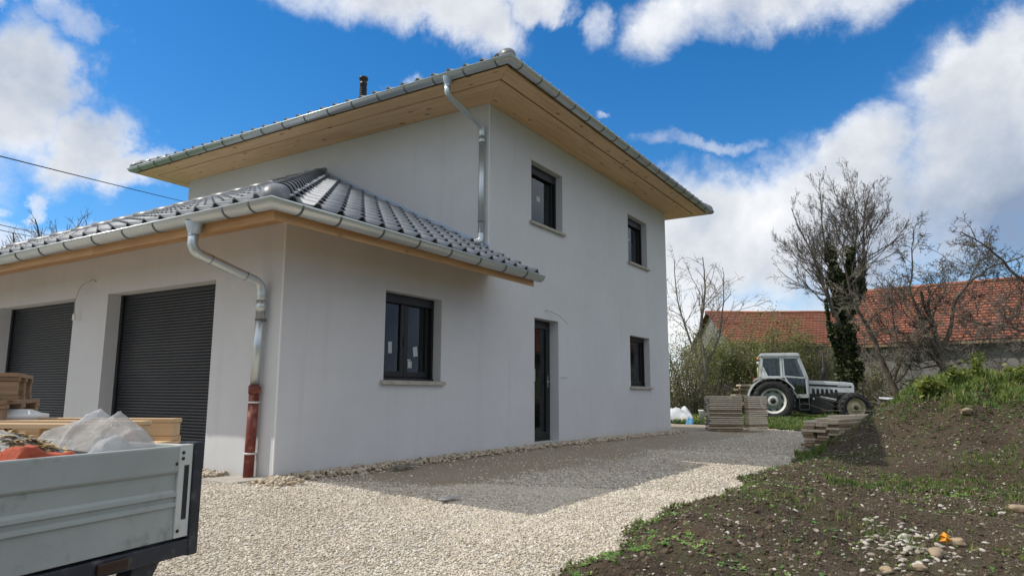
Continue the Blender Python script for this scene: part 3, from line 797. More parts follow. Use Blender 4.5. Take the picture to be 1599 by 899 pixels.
mb = MB().box((ox + 0.01, oy0 + 0.01, ZW + 0.032), (oR - 0.01, oy1 - 0.01, ZW + 0.045)); mb.obj('slot_mesh', m_deck, soff)
# fascia of the main roof
FZ = ZW + 0.17
for a, b, m in (((ox - 0.025, oy0 - 0.025, ZW - 0.004), (ox - 0.001, oy1 + 0.025, FZ), m_soffity), ((ox, oy0 - 0.025, ZW - 0.004), (oR, oy0 - 0.001, FZ), m_soffit),
                ((oR + 0.001, oy0 - 0.025, ZW - 0.004), (oR + 0.025, oy1 + 0.025, FZ), m_soffity), ((ox, oy1 + 0.001, ZW - 0.004), (oR, oy1 + 0.025, FZ), m_soffit)):
    MB().box(a, b).obj('fascia_board', m, house)

# garage eaves: deeper red-brown fascia, thin soffit
GO = 0.80; gy1 = YL + 0.80; GE = X1 + 0.012
def st_g(side): return [(0.03 + (GO - 0.03) * i / 5, 0.03 + (GO - 0.03) * (i + 1) / 5) for i in range(5)]
soffit_ring(0, 0, 99, YL, -GO, -GO, GE, gy1, 2.595, st_g, 'F', house, m_fascia, m_fasciay, lambda x, y: 0.15 * (x + GO))
for (s0, s1) in st_g('R'):
    clipped_board(-GO, GE, -GO + s0, -GO + s1 - 0.0025, 2.595, 2.612, [(Vector((-GO, -GO, 0)) + Vector((.0015, -.0015, 0)), Vector((-1, 1, 0)).normalized())], 'soffit_board', m_fascia, house, lambda x, y: 0.15 * (y + GO))
zf = 2.464
ln = gy1 + GO; nb = 3
for i in range(nb):
    a = -GO - 0.0 + ln * i / nb; b = -GO + ln * (i + 1) / nb - 0.003
    MB().box((-GO - 0.012, a, zf), (-GO + 0.018, b, 2.662)).obj('fascia_board', m_fasciay, house)
for a, b in ((-GO - 0.012, 1.35), (1.353, GE)):
    MB().box((a if a > 0 else a + 0.0, -GO - 0.014, zf - 0.001), (b, -GO + 0.016 - 0.018, 2.661)).obj('fascia_board', m_fascia, house)
MB().prism([(-GO + 0.003, 2.60), (-0.003, 2.72), (-0.003, 3.0), (-GO + 0.003, 2.63)], 'x', GE - 0.025, GE).obj('end_board', m_fascia, house)

# ---- tiles --------------------------------------------------------------------
TW, TL, EX = 0.302, 0.40, 0.335       # width, length, exposure along the slope
prof = [(0.0, 0.006), (0.03, 0.001), (0.09, -0.003), (0.150, 0.0), (0.192, 0.008), (0.212, 0.036), (0.234, 0.050), (0.256, 0.048), (0.278, 0.028), (0.302, 0.006)]
def tile_verts():
    """local: u across, v up the slope, w out of the roof"""
    V = []; F = []; k = len(prof)
    for (v, dz, th) in ((0, 0.060, -0.018), (0, 0.060, 0), (TL, 0.004, 0)):
        for (u, h) in prof: V.append((u, v, h + dz + th))
    for r in (0, 1):
        for i in range(k - 1): F.append((r * k + i, r * k + i + 1, (r + 1) * k + i + 1, (r + 1) * k + i))
    # side edge of the tile
    F.append((k - 1, 2 * k - 1, 3 * k - 1)); F.append((0, 2 * k, k))
    return V, F
def frame_mat(orig, uu, vv):
    uu = Vector(uu).normalized(); vv = Vector(vv).normalized(); ww = uu.cross(vv)
    Mx = Matrix.Identity(4)
    for i in range(3): Mx[i][0], Mx[i][1], Mx[i][2], Mx[i][3] = uu[i], vv[i], ww[i], orig[i]
    return Mx
TV, TF = tile_verts()
tile_me = bpy.data.meshes.new('roof_tile'); tile_me.from_pydata(TV, [], TF); tile_me.materials.append(m_tile)
tile_me.polygons.foreach_set('use_smooth', [i < 18 and i >= 9 for i in range(len(TF))])
def lay_tiles(parent, orig, uu, vv, nu, nv, planes, limit, rest, jitter=True, u0=0):
    """planes: (point, outward normal) in world space; returns how many parts were made"""
    cnt = 0; Mx = frame_mat(orig, uu, vv)
    for j in range(nv):
        for i in range(u0, nu):
            o = Mx @ Vector((i * TW, j * EX, 0)); T = frame_mat(o, uu, vv)
            if jitter: T = T @ Matrix.Rotation(random.uniform(-0.006, 0.006), 4, 'Z') @ Matrix.Rotation(random.uniform(-0.006, 0.010), 4, 'X')
            cs = [T @ Vector((u, v, 0)) for u in (0, TW) for v in (0, TL)]
            st = 0
            for p, n_ in planes:
                ds = [(c - Vector(p)).dot(n_) for c in cs]
                if min(ds) > -0.02: st = 2; break
                if max(ds) > 0: st = 1
            if st == 2: continue
            if st == 0:
                if cnt < limit:
                    o2 = link('roof_tile', tile_me, parent); o2.matrix_world = T; o2.matrix_parent_inverse = Matrix.Identity(4); cnt += 1
                else: rest.add([T @ Vector(v) for v in TV], TF)
            else:
                bm = bmesh.new(); vs = [bm.verts.new(T @ Vector(v)) for v in TV]
                for f in TF: bm.faces.new([vs[q] for q in f])
                for p, n_ in planes:
                    bmesh.ops.bisect_plane(bm, geom=bm.verts[:] + bm.edges[:] + bm.faces[:], plane_co=p, plane_no=n_, clear_outer=True)
                if bm.faces:
                    if cnt < limit:
                        me = bpy.data.meshes.new('roof_tile'); bm.to_mesh(me); me.materials.append(m_tile); link('roof_tile', me, parent); cnt += 1
                    else:
                        bm.verts.index_update(); rest.add([v.co for v in bm.verts], [[v.index for v in f.verts] for f in bm.faces])
                bm.free()
    return cnt

SL = 0.49
random.seed(4)
groof = MB()
e0 = -0.875; ez = 3.040 + SL * e0; ye = YL + 0.875; apx = X1 - 0.004; apy = YL / 2
apz = ez + SL * (apx - e0)
def gz_f(x): return ez + SL * (x - e0)
Z_D = -0.035
groof.add([(e0 + .02, e0 + .02, ez + Z_D), (e0 + .02, ye - .02, ez + Z_D), (apx, apy, apz + Z_D), (apx, e0 + .02, ez + Z_D), (apx, ye - .02, ez + Z_D), (GE, e0 + .02, ez + Z_D), (GE, 0, ez + SL * (-e0) + Z_D), (apx, 0, ez + SL * -e0 + Z_D)],
          [(0, 2, 1), (0, 3, 2), (1, 2, 4), (3, 5, 6, 7)])
gr = groof.obj('roof', m_deck, house); tag(gr, 'low hipped garage roof of dark grey wave tiles')
rest = MB(); C0 = Vector((e0, e0, 0))
n45 = Vector((-1, 1, 0)).normalized()
# slope facing -Y: u runs +X
cA = lay_tiles(gr, (e0 - 0.35, e0, ez), (1, 0, 0), (0, 1, SL), 19, 16,
               [((e0, e0, 0), n45), ((GE + 0.02, 0, 0), Vector((1, 0, 0)))], 400, rest)
# the part of that slope behind the main wall plane is cut away at X1 above the flashing
# slope facing -X: u runs -Y (so that u x v points out)
cB = lay_tiles(gr, (e0, ye + 0.33, ez), (0, -1, 0), (1, 0, SL), 36, 17,
               [((e0, e0, 0), -n45), ((e0, ye, 0), Vector((1, 1, 0)).normalized()), ((X1 - 0.01, 0, 0), Vector((1, 0, 0)))], max(0, 296 - cA), rest)
# slope facing +Y
lay_tiles(gr, (X1 + .3, ye, ez), (-1, 0, 0), (0, -1, SL), 18, 16, [((e0, ye, 0), Vector((-1, -1, 0)).normalized()), ((X1 - 0.01, 0, 0), Vector((1, 0, 0)))], 0, rest)
tag(rest.obj('tile_field', m_tile, gr), 'remaining wave tiles', None, None, 'stuff')

def cap_mesh(L, r0, r1, closed=False):
    """half-round hip cap, local x along the hip (rising), z up; r0 at the lower end"""
    mb = MB(); n = 14; vs = []
    ring = [(0, r0 * 0.93), (0, r0), (L * 0.5, (r0 + r1) / 2), (L, r1)]
    for x, r in ring:
        for k in range(n + 1):
            a = math.radians(-8 + 196 * k / n); vs.append((x, r * math.cos(a), r * 0.92 * math.sin(a)))
    m_ = n + 1; fs = [(i * m_ + k, i * m_ + k + 1, (i + 1) * m_ + k + 1, (i + 1) * m_ + k) for i in range(3) for k in range(n)]
    mb.add(vs, fs, True)
    return mb.mesh('hip_cap', m_cap)
def start_cap(r):
    mb = MB(); n = 16; vs = []; fs = []
    rows = 7
    for j in range(rows):
        t = j / (rows - 1) * math.pi / 2
        x = -0.15 * math.cos(t); rr = r * math.sin(t) if j else 0.004
        for k in range(n + 1):
            a = math.radians(-6 + 192 * k / n); vs.append((x, rr * math.cos(a), rr * 0.95 * math.sin(a)))
    for k in range(n + 1):
        a = math.radians(-6 + 192 * k / n); vs.append((0.16, r * math.cos(a), r * 0.95 * math.sin(a)))
    m_ = n + 1
    for j in range(rows):
        for k in range(n): fs.append((j * m_ + k, j * m_ + k + 1, (j + 1) * m_ + k + 1, (j + 1) * m_ + k))
    mb.add(vs, fs, True); return mb.mesh('hip_starter', m_cap)
cap_me = cap_mesh(0.42, 0.128, 0.104); st_me = start_cap(0.124)
def hip_line(parent, a, b, step=0.335, lift=0.035, starter=True):
    a = Vector(a); b = Vector(b); d = (b - a); L = d.length; d.normalize()
    side = Vector((0, 0, 1)).cross(d).normalized(); upv = d.cross(side)
    def place(me, nm, s):
        o = link(nm, me, parent); p = a + d * s + upv * lift
        Mx = Matrix.Identity(4)
        for i in range(3): Mx[i][0], Mx[i][1], Mx[i][2], Mx[i][3] = d[i], side[i], upv[i], p[i]
        o.matrix_world = Mx
    if starter: place(st_me, 'hip_starter', 0.05)
    s = 0.16
    while s < L - 0.15: place(cap_me, 'hip_cap', s); s += step
hip_line(gr, (e0, e0, ez), (apx - .05, apy - .05 - (apy - (e0 + apx - e0)) * 0, apz) if False else (apx - .04, e0 + (apx - .04 - e0), gz_f(apx - .04)))
hip_line(gr, (e0, ye, ez), (apx - .04, ye - (apx - .04 - e0), gz_f(apx - .04)))
# zinc flashing where the slope meets the main wall
mb = MB(); f0 = Vector((X1 - 0.004, -0.02, gz_f(-0.02) + 0.02)); f1 = Vector((X1 - 0.004, apy - 0.06, gz_f(apy - 0.06) + 0.02))
mb.hexa([f0, f0 + Vector((-.006, 0, 0)), f1 + Vector((-.006, 0, 0)), f1, f0 + Vector((0, 0, .135)), f0 + Vector((-.012, 0, .13)), f1 + Vector((-.012, 0, .13)), f1 + Vector((0, 0, .135))])
mb.hexa([f0 + Vector((-.008, 0, .02)), f0 + Vector((-.10, 0, .045)), f1 + Vector((-.10, 0, .045)), f1 + Vector((-.008, 0, .02)), f0 + Vector((-.008, 0, .03)), f0 + Vector((-.10, 0, .052)), f1 + Vector((-.10, 0, .052)), f1 + Vector((-.008, 0, .03))])
mb.obj('flashing', m_flash, gr)

# main roof
mz = ZW + 0.098; me0x, me0y, me1x, me1y = ox - 0.075, oy0 - 0.075, oR + 0.075, oy1 + 0.075
hw = (me1y - me0y) / 2; cyy = (me0y + me1y) / 2
mroof = MB(); zt = mz + SL * hw; zb = Z_D
mroof.add([(me0x + .02, me0y + .02, mz + zb), (me1x - .02, me0y + .02, mz + zb), (me1x - .02, me1y - .02, mz + zb), (me0x + .02, me1y - .02, mz + zb), (me0x + hw, cyy, zt + zb), (me1x - hw, cyy, zt + zb)],
          [(0, 1, 5, 4), (1, 2, 5), (2, 3, 4, 5), (3, 0, 4)])
mroof.box((me0x + .05, me0y + .05, mz + zb - 0.03), (me1x - .05, me1y - .05, mz + zb - 0.012))
mr = mroof.obj('roof', m_deck, house); tag(mr, 'hipped main roof of dark grey wave tiles')
rest = MB()
a45 = Vector((1, 1, 0)).normalized()
lay_tiles(mr, (me0x, me1y + .25, mz), (0, -1, 0), (1, 0, SL), 34, 17, [((me0x, me0y, 0), -n45), ((me0x, me1y, 0), a45)], 0, rest)
lay_tiles(mr, (me0x - .25, me0y, mz), (1, 0, 0), (0, 1, SL), 36, 17, [((me0x, me0y, 0), n45), ((me1x, me0y, 0), a45)], 0, rest)
tag(rest.obj('tile_field', m_tile, mr), 'wave tiles of the main roof', None, None, 'stuff')
mb = MB(); mb.add([(me1x, me0y, mz), (me1x, me1y, mz), (me1x - hw, cyy, zt), (me0x, me1y, mz), (me0x + hw, cyy, zt)], [(0, 1, 2), (1, 3, 4, 2)]); mb.obj('rear_slope', m_tile, mr)
hip_line(mr, (me0x, me0y, mz), (me0x + hw, cyy, zt)); hip_line(mr, (me0x, me1y, mz), (me0x + hw, cyy, zt)); hip_line(mr, (me1x, me0y, mz), (me1x - hw, cyy, zt)); hip_line(mr, (me1x, me1y, mz), (me1x - hw, cyy, zt))
# flue
vx, vy = 5.28, 4.20
vp = MB(); vz = 7.0
vp.lathe([(0.075, vz - 0.4), (0.075, vz + 0.40), (0.083, vz + 0.41), (0.083, vz + 0.43), (0.075, vz + 0.44), (0.075, vz + 0.50), (0.098, vz + 0.515), (0.098, vz + 0.56), (0.088, vz + 0.575), (0.001, vz + 0.58)], (vx, vy, 0), n=20)
for k in range(5): vp.lathe([(0.077, vz + 0.1 + 0.05 * k), (0.082, vz + 0.11 + 0.05 * k), (0.077, vz + 0.12 + 0.05 * k)], (vx, vy, 0), n=20)
tag(vp.obj('flue', m_vent, mr), 'black flue pipe with a ribbed collar')

# ---- gutters ------------------------------------------------------------------
def gutter_section(r, n=12, th=0.004):
    """half-round profile (h outwards, z), lip bead outside"""
    pts = []
    for k in range(n + 1):
        a = math.pi * k / n; pts.append((-r * math.cos(a), -r * math.sin(a)))      # from the wall side down and out
    pts[0] = (-r, 0.022)
    return pts
def gutter_run(mb, path, r):
    """path: list of (x,y,z); outward = right-hand side when walking; mitred at the corners"""
    P = [Vector(p) for p in path]; sec = gutter_section(r); k = len(sec); V = []
    inner = [(h * 0.95, z * 0.95 + 0.001) for h, z in sec]
    for i, p in enumerate(P):
        d0 = (P[i] - P[i - 1]).normalized() if i else (P[1] - P[0]).normalized()
        d1 = (P[i + 1] - P[i]).normalized() if i < len(P) - 1 else d0
        o0 = Vector((d0.y, -d0.x, 0)); o1 = Vector((d1.y, -d1.x, 0)); o = (o0 + o1); o = o / (o.length ** 2) * 2 if o.length > 1e-6 else o0
        for s_ in (sec, inner):
            for h, z in s_: V.append(p + o * h + Vector((0, 0, z)))
    F = []; m2 = 2 * k
    for i in range(len(P) - 1):
        for q in range(k - 1):
            F.append((i * m2 + q, i * m2 + q + 1, (i + 1) * m2 + q + 1, (i + 1) * m2 + q))
            F.append((i * m2 + k + q + 1, i * m2 + k + q, (i + 1) * m2 + k + q, (i + 1) * m2 + k + q + 1))
    mb.add(V, F, True)
    # rolled bead along the outer lip
    bead = []
    for i, p in enumerate(P):
        bead.append(V[i * m2 + k - 1] + Vector((0, 0, 0.002)))
    mb.tube(bead, 0.0095, 8)
    return mb
def end_plate(mb, p, o, r):
    p = Vector(p); o = Vector(o); pts = [p + o * (-r * math.cos(math.pi * k / 12)) * 1.01 + Vector((0, 0, -r * 1.01 * math.sin(math.pi * k / 12))) for k in range(13)]
    mb.add(pts, [tuple(range(13))])
def bracket_mesh(r):
    mb = MB(); n = 12; w = 0.012; V = []
    for k in range(n + 2):
        a = math.pi * min(k, n) / n; rr = r + 0.003
        h, z = -rr * math.cos(a), -rr * math.sin(a)
        if k == 0: z = 0.02
        if k == n + 1: h, z = rr - 0.012, 0.012
        for dx, e in ((-w, 0), (w, 0), (w, 0.004), (-w, 0.004)):
            s_ = (rr + e) / rr if k <= n else 1
            V.append((dx, h * s_, z * s_))
    F = []
    for k in range(n + 1):
        for q in range(4): F.append((k * 4 + q, k * 4 + (q + 1) % 4, (k + 1) * 4 + (q + 1) % 4, (k + 1) * 4 + q))
    mb.add(V, F); return mb.mesh('bracket', m_bracket)

gR = 0.084
gc = -GO - 0.012 - gR                      # centre line of the garage gutter
gzc = 2.612
mb = MB(); gutter_run(mb, [(-0.2, gy1 + 0.10, gzc), (gc, gy1 + 0.10, gzc), (gc, gc, gzc), (GE + 0.05, gc, gzc)], gR)
end_plate(mb, (GE + 0.05, gc, gzc), (0, -1, 0), gR)
g1 = mb.obj('gutter', m_zinc, house); tag(g1, 'half-round zinc gutter round the garage eaves')
br = bracket_mesh(gR)
for x in (-0.62, -0.14, 0.48, 1.08, 1.68, 2.30, 2.90, 3.46):
    o = link('bracket', br, g1); Mx = frame_mat((x, gc, gzc), (-1, 0, 0), (0, -1, 0)); o.matrix_world = Mx
for yv in (-0.66, -0.28, 0.86, 1.43, 2.05, 2.66, 3.26, 3.86, 4.46, 5.06, 5.66, 6.26, 6.86, 7.46, 8.06):
    o = link('bracket', br, g1); o.matrix_world = frame_mat((gc, yv, gzc), (0, 1, 0), (-1, 0, 0))
for (x, yv, a) in ((-0.80, gc, 0), (gc, -0.84, 1)):      # corner sleeves of the soldered mitre piece
    mb = MB(); n_ = 12; V = []
    for k in range(n_ + 1):
        an = math.pi * k / n_; h, z = -(gR + 0.0035) * math.cos(an), -(gR + 0.0035) * math.sin(an)
        for e in (-0.011, 0.011): V.append((x + e, yv - h, gzc + z) if a == 0 else (x - h, yv + e, gzc + z))
    V = V
main_g = 0.080
mgx, mgy, mgR_, mgy1 = ox - 0.025 - main_g, oy0 - 0.025 - main_g, oR + 0.025 + main_g, oy1 + 0.025 + main_g
mgz = ZW + 0.098
mb = MB(); gutter_run(mb, [(mgR_, mgy1, mgz), (mgx, mgy1, mgz), (mgx, mgy, mgz), (mgR_, mgy, mgz), (mgR_, mgy1 - 0.2, mgz)], main_g)
g2 = mb.obj('gutter', m_zinc, house); tag(g2, 'half-round zinc gutter round the main eaves')
br2 = bracket_mesh(main_g)
yv = -0.80
while yv < mgy1: o = link('bracket', br2, g2); o.matrix_world = frame_mat((mgx, yv, mgz), (0, 1, 0), (-1, 0, 0)); yv += 0.565
xv = mgx + 0.25
while xv < mgR_: o = link('bracket', br2, g2); o.matrix_world = frame_mat((xv, mgy, mgz), (-1, 0, 0), (0, -1, 0)); xv += 0.565

def smooth_path(pts, r=0.08, n=5):
    P = [Vector(p) for p in pts]; out = [P[0]]
    for i in range(1, len(P) - 1):
        a, b, c = P[i - 1], P[i], P[i + 1]; d0 = (a - b).normalized(); d1 = (c - b).normalized(); rr = min(r, (a - b).length * 0.45, (c - b).length * 0.45)
        for k in range(n + 1):
            t = k / n; out.append((b + d0 * rr) * (1 - t) ** 2 + b * 2 * t * (1 - t) + (b + d1 * rr) * t ** 2)
    out.append(P[-1]); return out
# garage downpipe
dyp = 0.27; pr = 0.05
dp = bpy.data.objects.new('downpipe', None); COL.objects.link(dp); dp.parent = house; tag(dp, 'zinc downpipe with a red-brown cast foot beside the garage corner')
MB().lathe([(0.085, 0.0), (0.058, -0.10), (0.052, -0.105), (0.052, -0.15)], (gc, dyp, gzc - gR + 0.03), n=18).obj('outlet', m_flash, dp)
pz = gzc - gR - 0.06
path = smooth_path([(gc, dyp, pz), (gc, dyp, pz - 0.20), (-0.075, dyp - 0.03, pz - 0.42), (-0.075, dyp - 0.03, pz - 0.66)], 0.15, 6)
MB().tube(path, pr, 20).obj('elbow', m_zinc, dp)
MB().tube([(-0.075, dyp - 0.03, pz - 0.64), (-0.075, dyp + 0.0, 0.96)], pr - 0.002, 20).obj('pipe', m_zinc, dp)
for (a, b) in ((0.0, 0.012),):
    for s in (0.06, 0.20): MB().tube([(gc, dyp, pz - 0.04), (gc, dyp, pz - 0.05)], pr + 0.003, 20).obj('seam', m_bracket, dp) if s == 0.06 else None
d_ = Vector((-0.075 - gc, -0.03, -0.22)).normalized()
for t in (0.24, 0.74):
    q = Vector((gc, dyp, pz - 0.20)).lerp(Vector((-0.075, dyp - 0.03, pz - 0.42)), t)
    MB().tube([q - d_ * 0.004, q + d_ * 0.004], pr + 0.002, 20).obj('seam', m_bracket, dp)
MB().tube([(-0.075, dyp - 0.03, pz - 0.60), (-0.075, dyp - 0.03, pz - 0.72)], pr + 0.003, 20).obj('sleeve', m_zinc, dp)
c = MB().tube([(-0.075, dyp - 0.03, pz - 0.80), (-0.075, dyp - 0.03, pz - 0.815)], pr + 0.006, 20); c.box((-0.02, dyp - 0.04, pz - 0.815), (0.0, dyp - 0.02, pz - 0.80)); c.box((-0.09, dyp - 0.105, pz - 0.817), (-0.06, dyp - 0.075, pz - 0.797)); c.obj('clamp', m_bracket, dp)
foot = MB(); foot.tube([(-0.075, dyp, 0.965), (-0.075, dyp, 0.88)], pr + 0.011, 20); foot.tube([(-0.075, dyp, 0.885), (-0.075, dyp + 0.02, 0.015)], pr + 0.003, 20)
foot.obj('cast_foot', m_redpipe, dp)
for zz in (0.80, 0.275):
    c = MB().tube([(-0.075, dyp + (0.9 - zz) * 0.022, zz), (-0.075, dyp + (0.9 - zz) * 0.022, zz - 0.018)], pr + 0.010, 20); c.box((-0.03, dyp - 0.01, zz - 0.017), (0.0, dyp + 0.02, zz - 0.001)); c.obj('clamp', m_white, dp)
# main downpipe
dp2 = bpy.data.objects.new('downpipe', None); COL.objects.link(dp2); dp2.parent = house; tag(dp2, 'zinc downpipe from the main gutter emptying onto the garage roof')
q0 = mgz - main_g; yd = 0.10; wx = X1 - 0.07
MB().lathe([(0.080, 0.05), (0.055, -0.05), (0.050, -0.055), (0.050, -0.10)], (mgx, yd, q0), n=18).obj('outlet', m_flash, dp2)
MB().tube(smooth_path([(mgx, yd, q0 - 0.08), (mgx, yd, q0 - 0.22), (wx, yd, q0 - 0.42), (wx, yd, q0 - 0.66)], 0.14, 6), 0.047, 20).obj('elbow', m_zinc, dp2)
MB().tube([(wx, yd, q0 - 0.62), (wx, yd, 3.34)], 0.045, 20).obj('pipe', m_zinc, dp2)
MB().tube([(wx, yd, q0 - 0.58), (wx, yd, q0 - 0.72)], 0.049, 20).obj('sleeve', m_zinc, dp2)
for zz in (4.85, 3.56): c = MB().tube([(wx, yd, zz), (wx, yd, zz - 0.016)], 0.052, 20); c.box((wx + 0.04, yd - 0.01, zz - 0.016), (X1, yd + 0.01, zz - 0.002)); c.obj('clamp', m_bracket, dp2)
MB().tube(smooth_path([(wx, yd, 3.37), (wx, yd, 3.235), (wx - 0.16, yd + 0.05, 3.215)], 0.10, 6), 0.048, 20, cap=False).obj('elbow', m_zinc, dp2)
MB().tube([(wx - 0.158, yd + 0.049, 3.215), (wx - 0.15, yd + 0.047, 3.216)], 0.044, 20).obj('mouth', m_vent, dp2)

# loose cable ends sticking out of the render
def cable(pts, r=0.005, m=None): MB().tube(smooth_path(pts, 0.12, 5), r, 6).obj('cable', m or m_cable, house)
cable([(5.70, 0.0, 2.33), (5.74, -0.05, 2.335), (6.05, -0.12, 2.27), (6.36, -0.10, 2.15)])
cable([(6.27, 0.0, 1.17), (6.28, -0.05, 1.18), (6.42, -0.07, 1.165)])
cable([(0.0, 3.80, 2.37), (-0.04, 3.82, 2.40), (-0.10, 3.98, 2.33), (-0.10, 4.13, 2.12), (-0.07, 4.15, 1.92)])
MB().box((-0.085, 4.13, 1.86), (-0.055, 4.18, 1.94)).obj('cable_tag', m_white, house)



# ------------------------------------------------------------------ truck and its load
def bed_frame():
    T = bpy.data.objects.new('drop_side_truck', None); COL.objects.link(T)
    return T
TE = Vector((-0.979, -0.201, 0)); TP = Vector((-0.201, 0.979, 0))
truck = thing('truck', 'grey-green drop-side truck bed with a dark blue corner post, cut by the left edge', 'truck', (-2.957, -3.045, 0), math.atan2(TE.y, TE.x))
# local axes: +X runs along the side towards the left edge, -Y runs away from the camera
ZT, ZB = 0.665, 0.275
LT = 3.1; WB = 2.05
# ribbed aluminium side, a single pressed profile
prof_s = [(0.0, ZT), (0.012, ZT), (0.014, ZT - 0.006), (0.014, ZT - 0.105), (0.010, ZT - 0.112), (0.000, ZT - 0.120), (-0.001, ZT - 0.185), (0.004, ZT - 0.192), (0.012, ZT - 0.197), (0.013, ZT - 0.212), (0.001, ZT - 0.219),
          (0.000, ZT - 0.235), (0.012, ZT - 0.242), (0.013, ZT - 0.254), (0.003, ZT - 0.262), (0.002, ZT - 0.270), (0.006, ZB + 0.004), (0.006, ZB), (-0.022, ZB), (-0.022, ZT), (0.0, ZT)]
def sidewall(parent, y, flip, x0, x1, nm='side_panel'):
    P = [((p if flip > 0 else -p) + y, z) for p, z in prof_s[:-1]]
    return MB().prism(P, 'x', x0, x1).obj(nm, m_side, parent)
sidewall(truck, 0.0, 1, 0.075, LT)
sidewall(truck, -WB, -1, 0.02, LT)
fit = MB()
fit.box((-0.002, -0.024, ZB - 0.0), (0.073, 0.012, ZT + 0.004))
ft = fit.obj('end_fitting', m_sideh, truck, bevel=0.003)
MB().box((0.016, 0.0125, ZB + 0.075), (0.042, 0.0135, ZT - 0.085)).obj('slot', m_engine, ft)
for bx_, bz_ in ((0.053, ZT - 0.03), (0.053, ZT - 0.055), (0.088, ZT - 0.075), (0.058, ZB + 0.03)):
    MB().lathe([(0.001, 0.018), (0.007, 0.017), (0.007, 0.010)], (bx_, 0.0, bz_), 'y', 10).obj('rivet', m_engine, ft)
post = MB(); post.box((-0.058, -0.075, ZB - 0.085), (-0.004, 0.020, ZT + 0.012)); 
post.obj('corner_post', m_navy, truck, bevel=0.006)
MB().box((-0.052, -WB - 0.02, ZB - 0.085), (-0.004, -WB + 0.06, ZT + 0.012)).obj('corner_post', m_navy, truck, bevel=0.006)
MB().box((-0.03, -WB + 0.06, ZB - 0.02), (-0.008, -0.076, ZT - 0.02)).obj('end_board', m_side, truck, bevel=0.004)
MB().box((0.0, -WB + 0.02, ZT - 0.018), (0.03, -0.03, ZT + 0.002)).obj('rail_cap', m_sideh, truck, bevel=0.004)
MB().box((-0.056, -0.05, ZB - 0.080), (LT, 0.016, ZB - 0.012)).obj('frame_rail', m_navy, truck, bevel=0.005)
MB().box((-0.05, -WB, ZB - 0.079), (LT, -WB + 0.06, ZB - 0.013)).obj('frame_rail', m_navy, truck, bevel=0.005)
MB().box((0.0, -WB + 0.062, ZB - 0.05), (LT, -0.052, ZB - 0.012)).obj('bed_floor', m_darkwood, truck)
MB().box((0.30, 0.0165, ZB - 0.066), (0.44, 0.026, ZB - 0.026)).obj('marker_lamp', mat('lamp_dark_amber', (0.045, 0.022, 0.015), 0.3), truck, bevel=0.004)
MB().hexa([(0.22, -0.10, ZB - 0.28), (0.30, -0.10, ZB - 0.28), (0.30, -0.02, ZB - 0.28), (0.22, -0.02, ZB - 0.28), (0.10, -0.10, ZB - 0.081), (0.24, -0.10, ZB - 0.081), (0.24, -0.02, ZB - 0.081), (0.10, -0.02, ZB - 0.081)]).obj('bracket', m_navy, truck, bevel=0.008)
for yy in (-0.62, -WB + 0.62): MB().box((0.1, yy - 0.04, ZB - 0.22), (LT + 1.2, yy + 0.04, ZB - 0.052)).obj('chassis_beam', m_navy, truck)
def wheel_mesh(r, w, rim_r):
    t = MB(); t.lathe([(rim_r, -w / 2), (r * 0.93, -w / 2), (r, -w * 0.3), (r, w * 0.3), (r * 0.93, w / 2), (rim_r, w / 2)], (0, 0, 0), 'y', 32)
    k = MB(); k.lathe([(rim_r, -w * 0.42), (rim_r * 0.8, -w * 0.3), (rim_r * 0.4, -w * 0.1), (0.01, -w * 0.1)], (0, 0, 0), 'y', 24); k.lathe([(rim_r, w * 0.42), (rim_r * 0.8, w * 0.3), (rim_r * 0.4, w * 0.1), (0.01, w * 0.1)], (0, 0, 0), 'y', 24)
    return t, k
gt = float(g_base(-5.0, -3.6))
for yy in (-0.22, -WB + 0.22):
    w = bpy.data.objects.new('wheel', None); COL.objects.link(w); w.parent = truck; w.location = (1.75, yy, gt + 0.35)
    t, k = wheel_mesh(0.35, 0.2, 0.21); t.obj('tyre', m_black, w); k.obj('rim', m_sideh, w)

def t2w(x, y, z): return Vector((-2.957, -3.045, 0)) + TE * x - Vector((TP.x, TP.y, 0)) * y + Vector((0, 0, z))
# draped woven sack / film: height fields in the truck's own axes
def drape(name, label, cat, x0, x1, y0, y1, zf, m, n=46, seed=1, amp=0.02, thick=0.0):
    xs = np.linspace(x0, x1, n); ys = np.linspace(y0, y1, n); X, Y = np.meshgrid(xs, ys)
    U = (X - x0) / (x1 - x0); Vv = (Y - y0) / (y1 - y0)
    r1 = 1 - 2 * np.abs(vnoise(X * 6 + seed, Y * 7, seed) - 0.5); r2 = 1 - 2 * np.abs(vnoise(X * 15 + Y * 6, Y * 13 + seed, seed + 3) - 0.5)
    Z = zf(X, Y, U, Vv) + amp * (r1 ** 2) + amp * 0.45 * (r2 ** 2)
    xo = X + 0.012 * fbm(X * 9, Y * 9, seed + 5); yo = Y + 0.012 * fbm(X * 8, Y * 8, seed + 8)
    O = np.array([t2w(0, 0, 0)]); W = np.stack([O[0, 0] + TE.x * xo - TP.x * yo, O[0, 1] + TE.y * xo - TP.y * yo, Z], -1).reshape(-1, 3)
    i, j = np.meshgrid(np.arange(n - 1), np.arange(n - 1)); a = (j * n + i).ravel(); F = np.stack([a, a + 1, a + n + 1, a + n], -1)
    o = link(name, arr_mesh(name, W, F, m, smooth=True)); tag(o, label, cat)
    if thick: md = o.modifiers.new('thick', 'SOLIDIFY'); md.thickness = thick
    return o
bedz = ZB - 0.01
def mound_f(top, pw=3.0, base=bedz):
    def f(X, Y, U, V):
        e = np.clip(1 - np.abs(2 * U - 1) ** pw, 0, 1) * np.clip(1 - np.abs(2 * V - 1) ** pw, 0, 1)
        return base + 0.01 + (top(X, Y, U, V) - base) * e ** 0.45
    return f
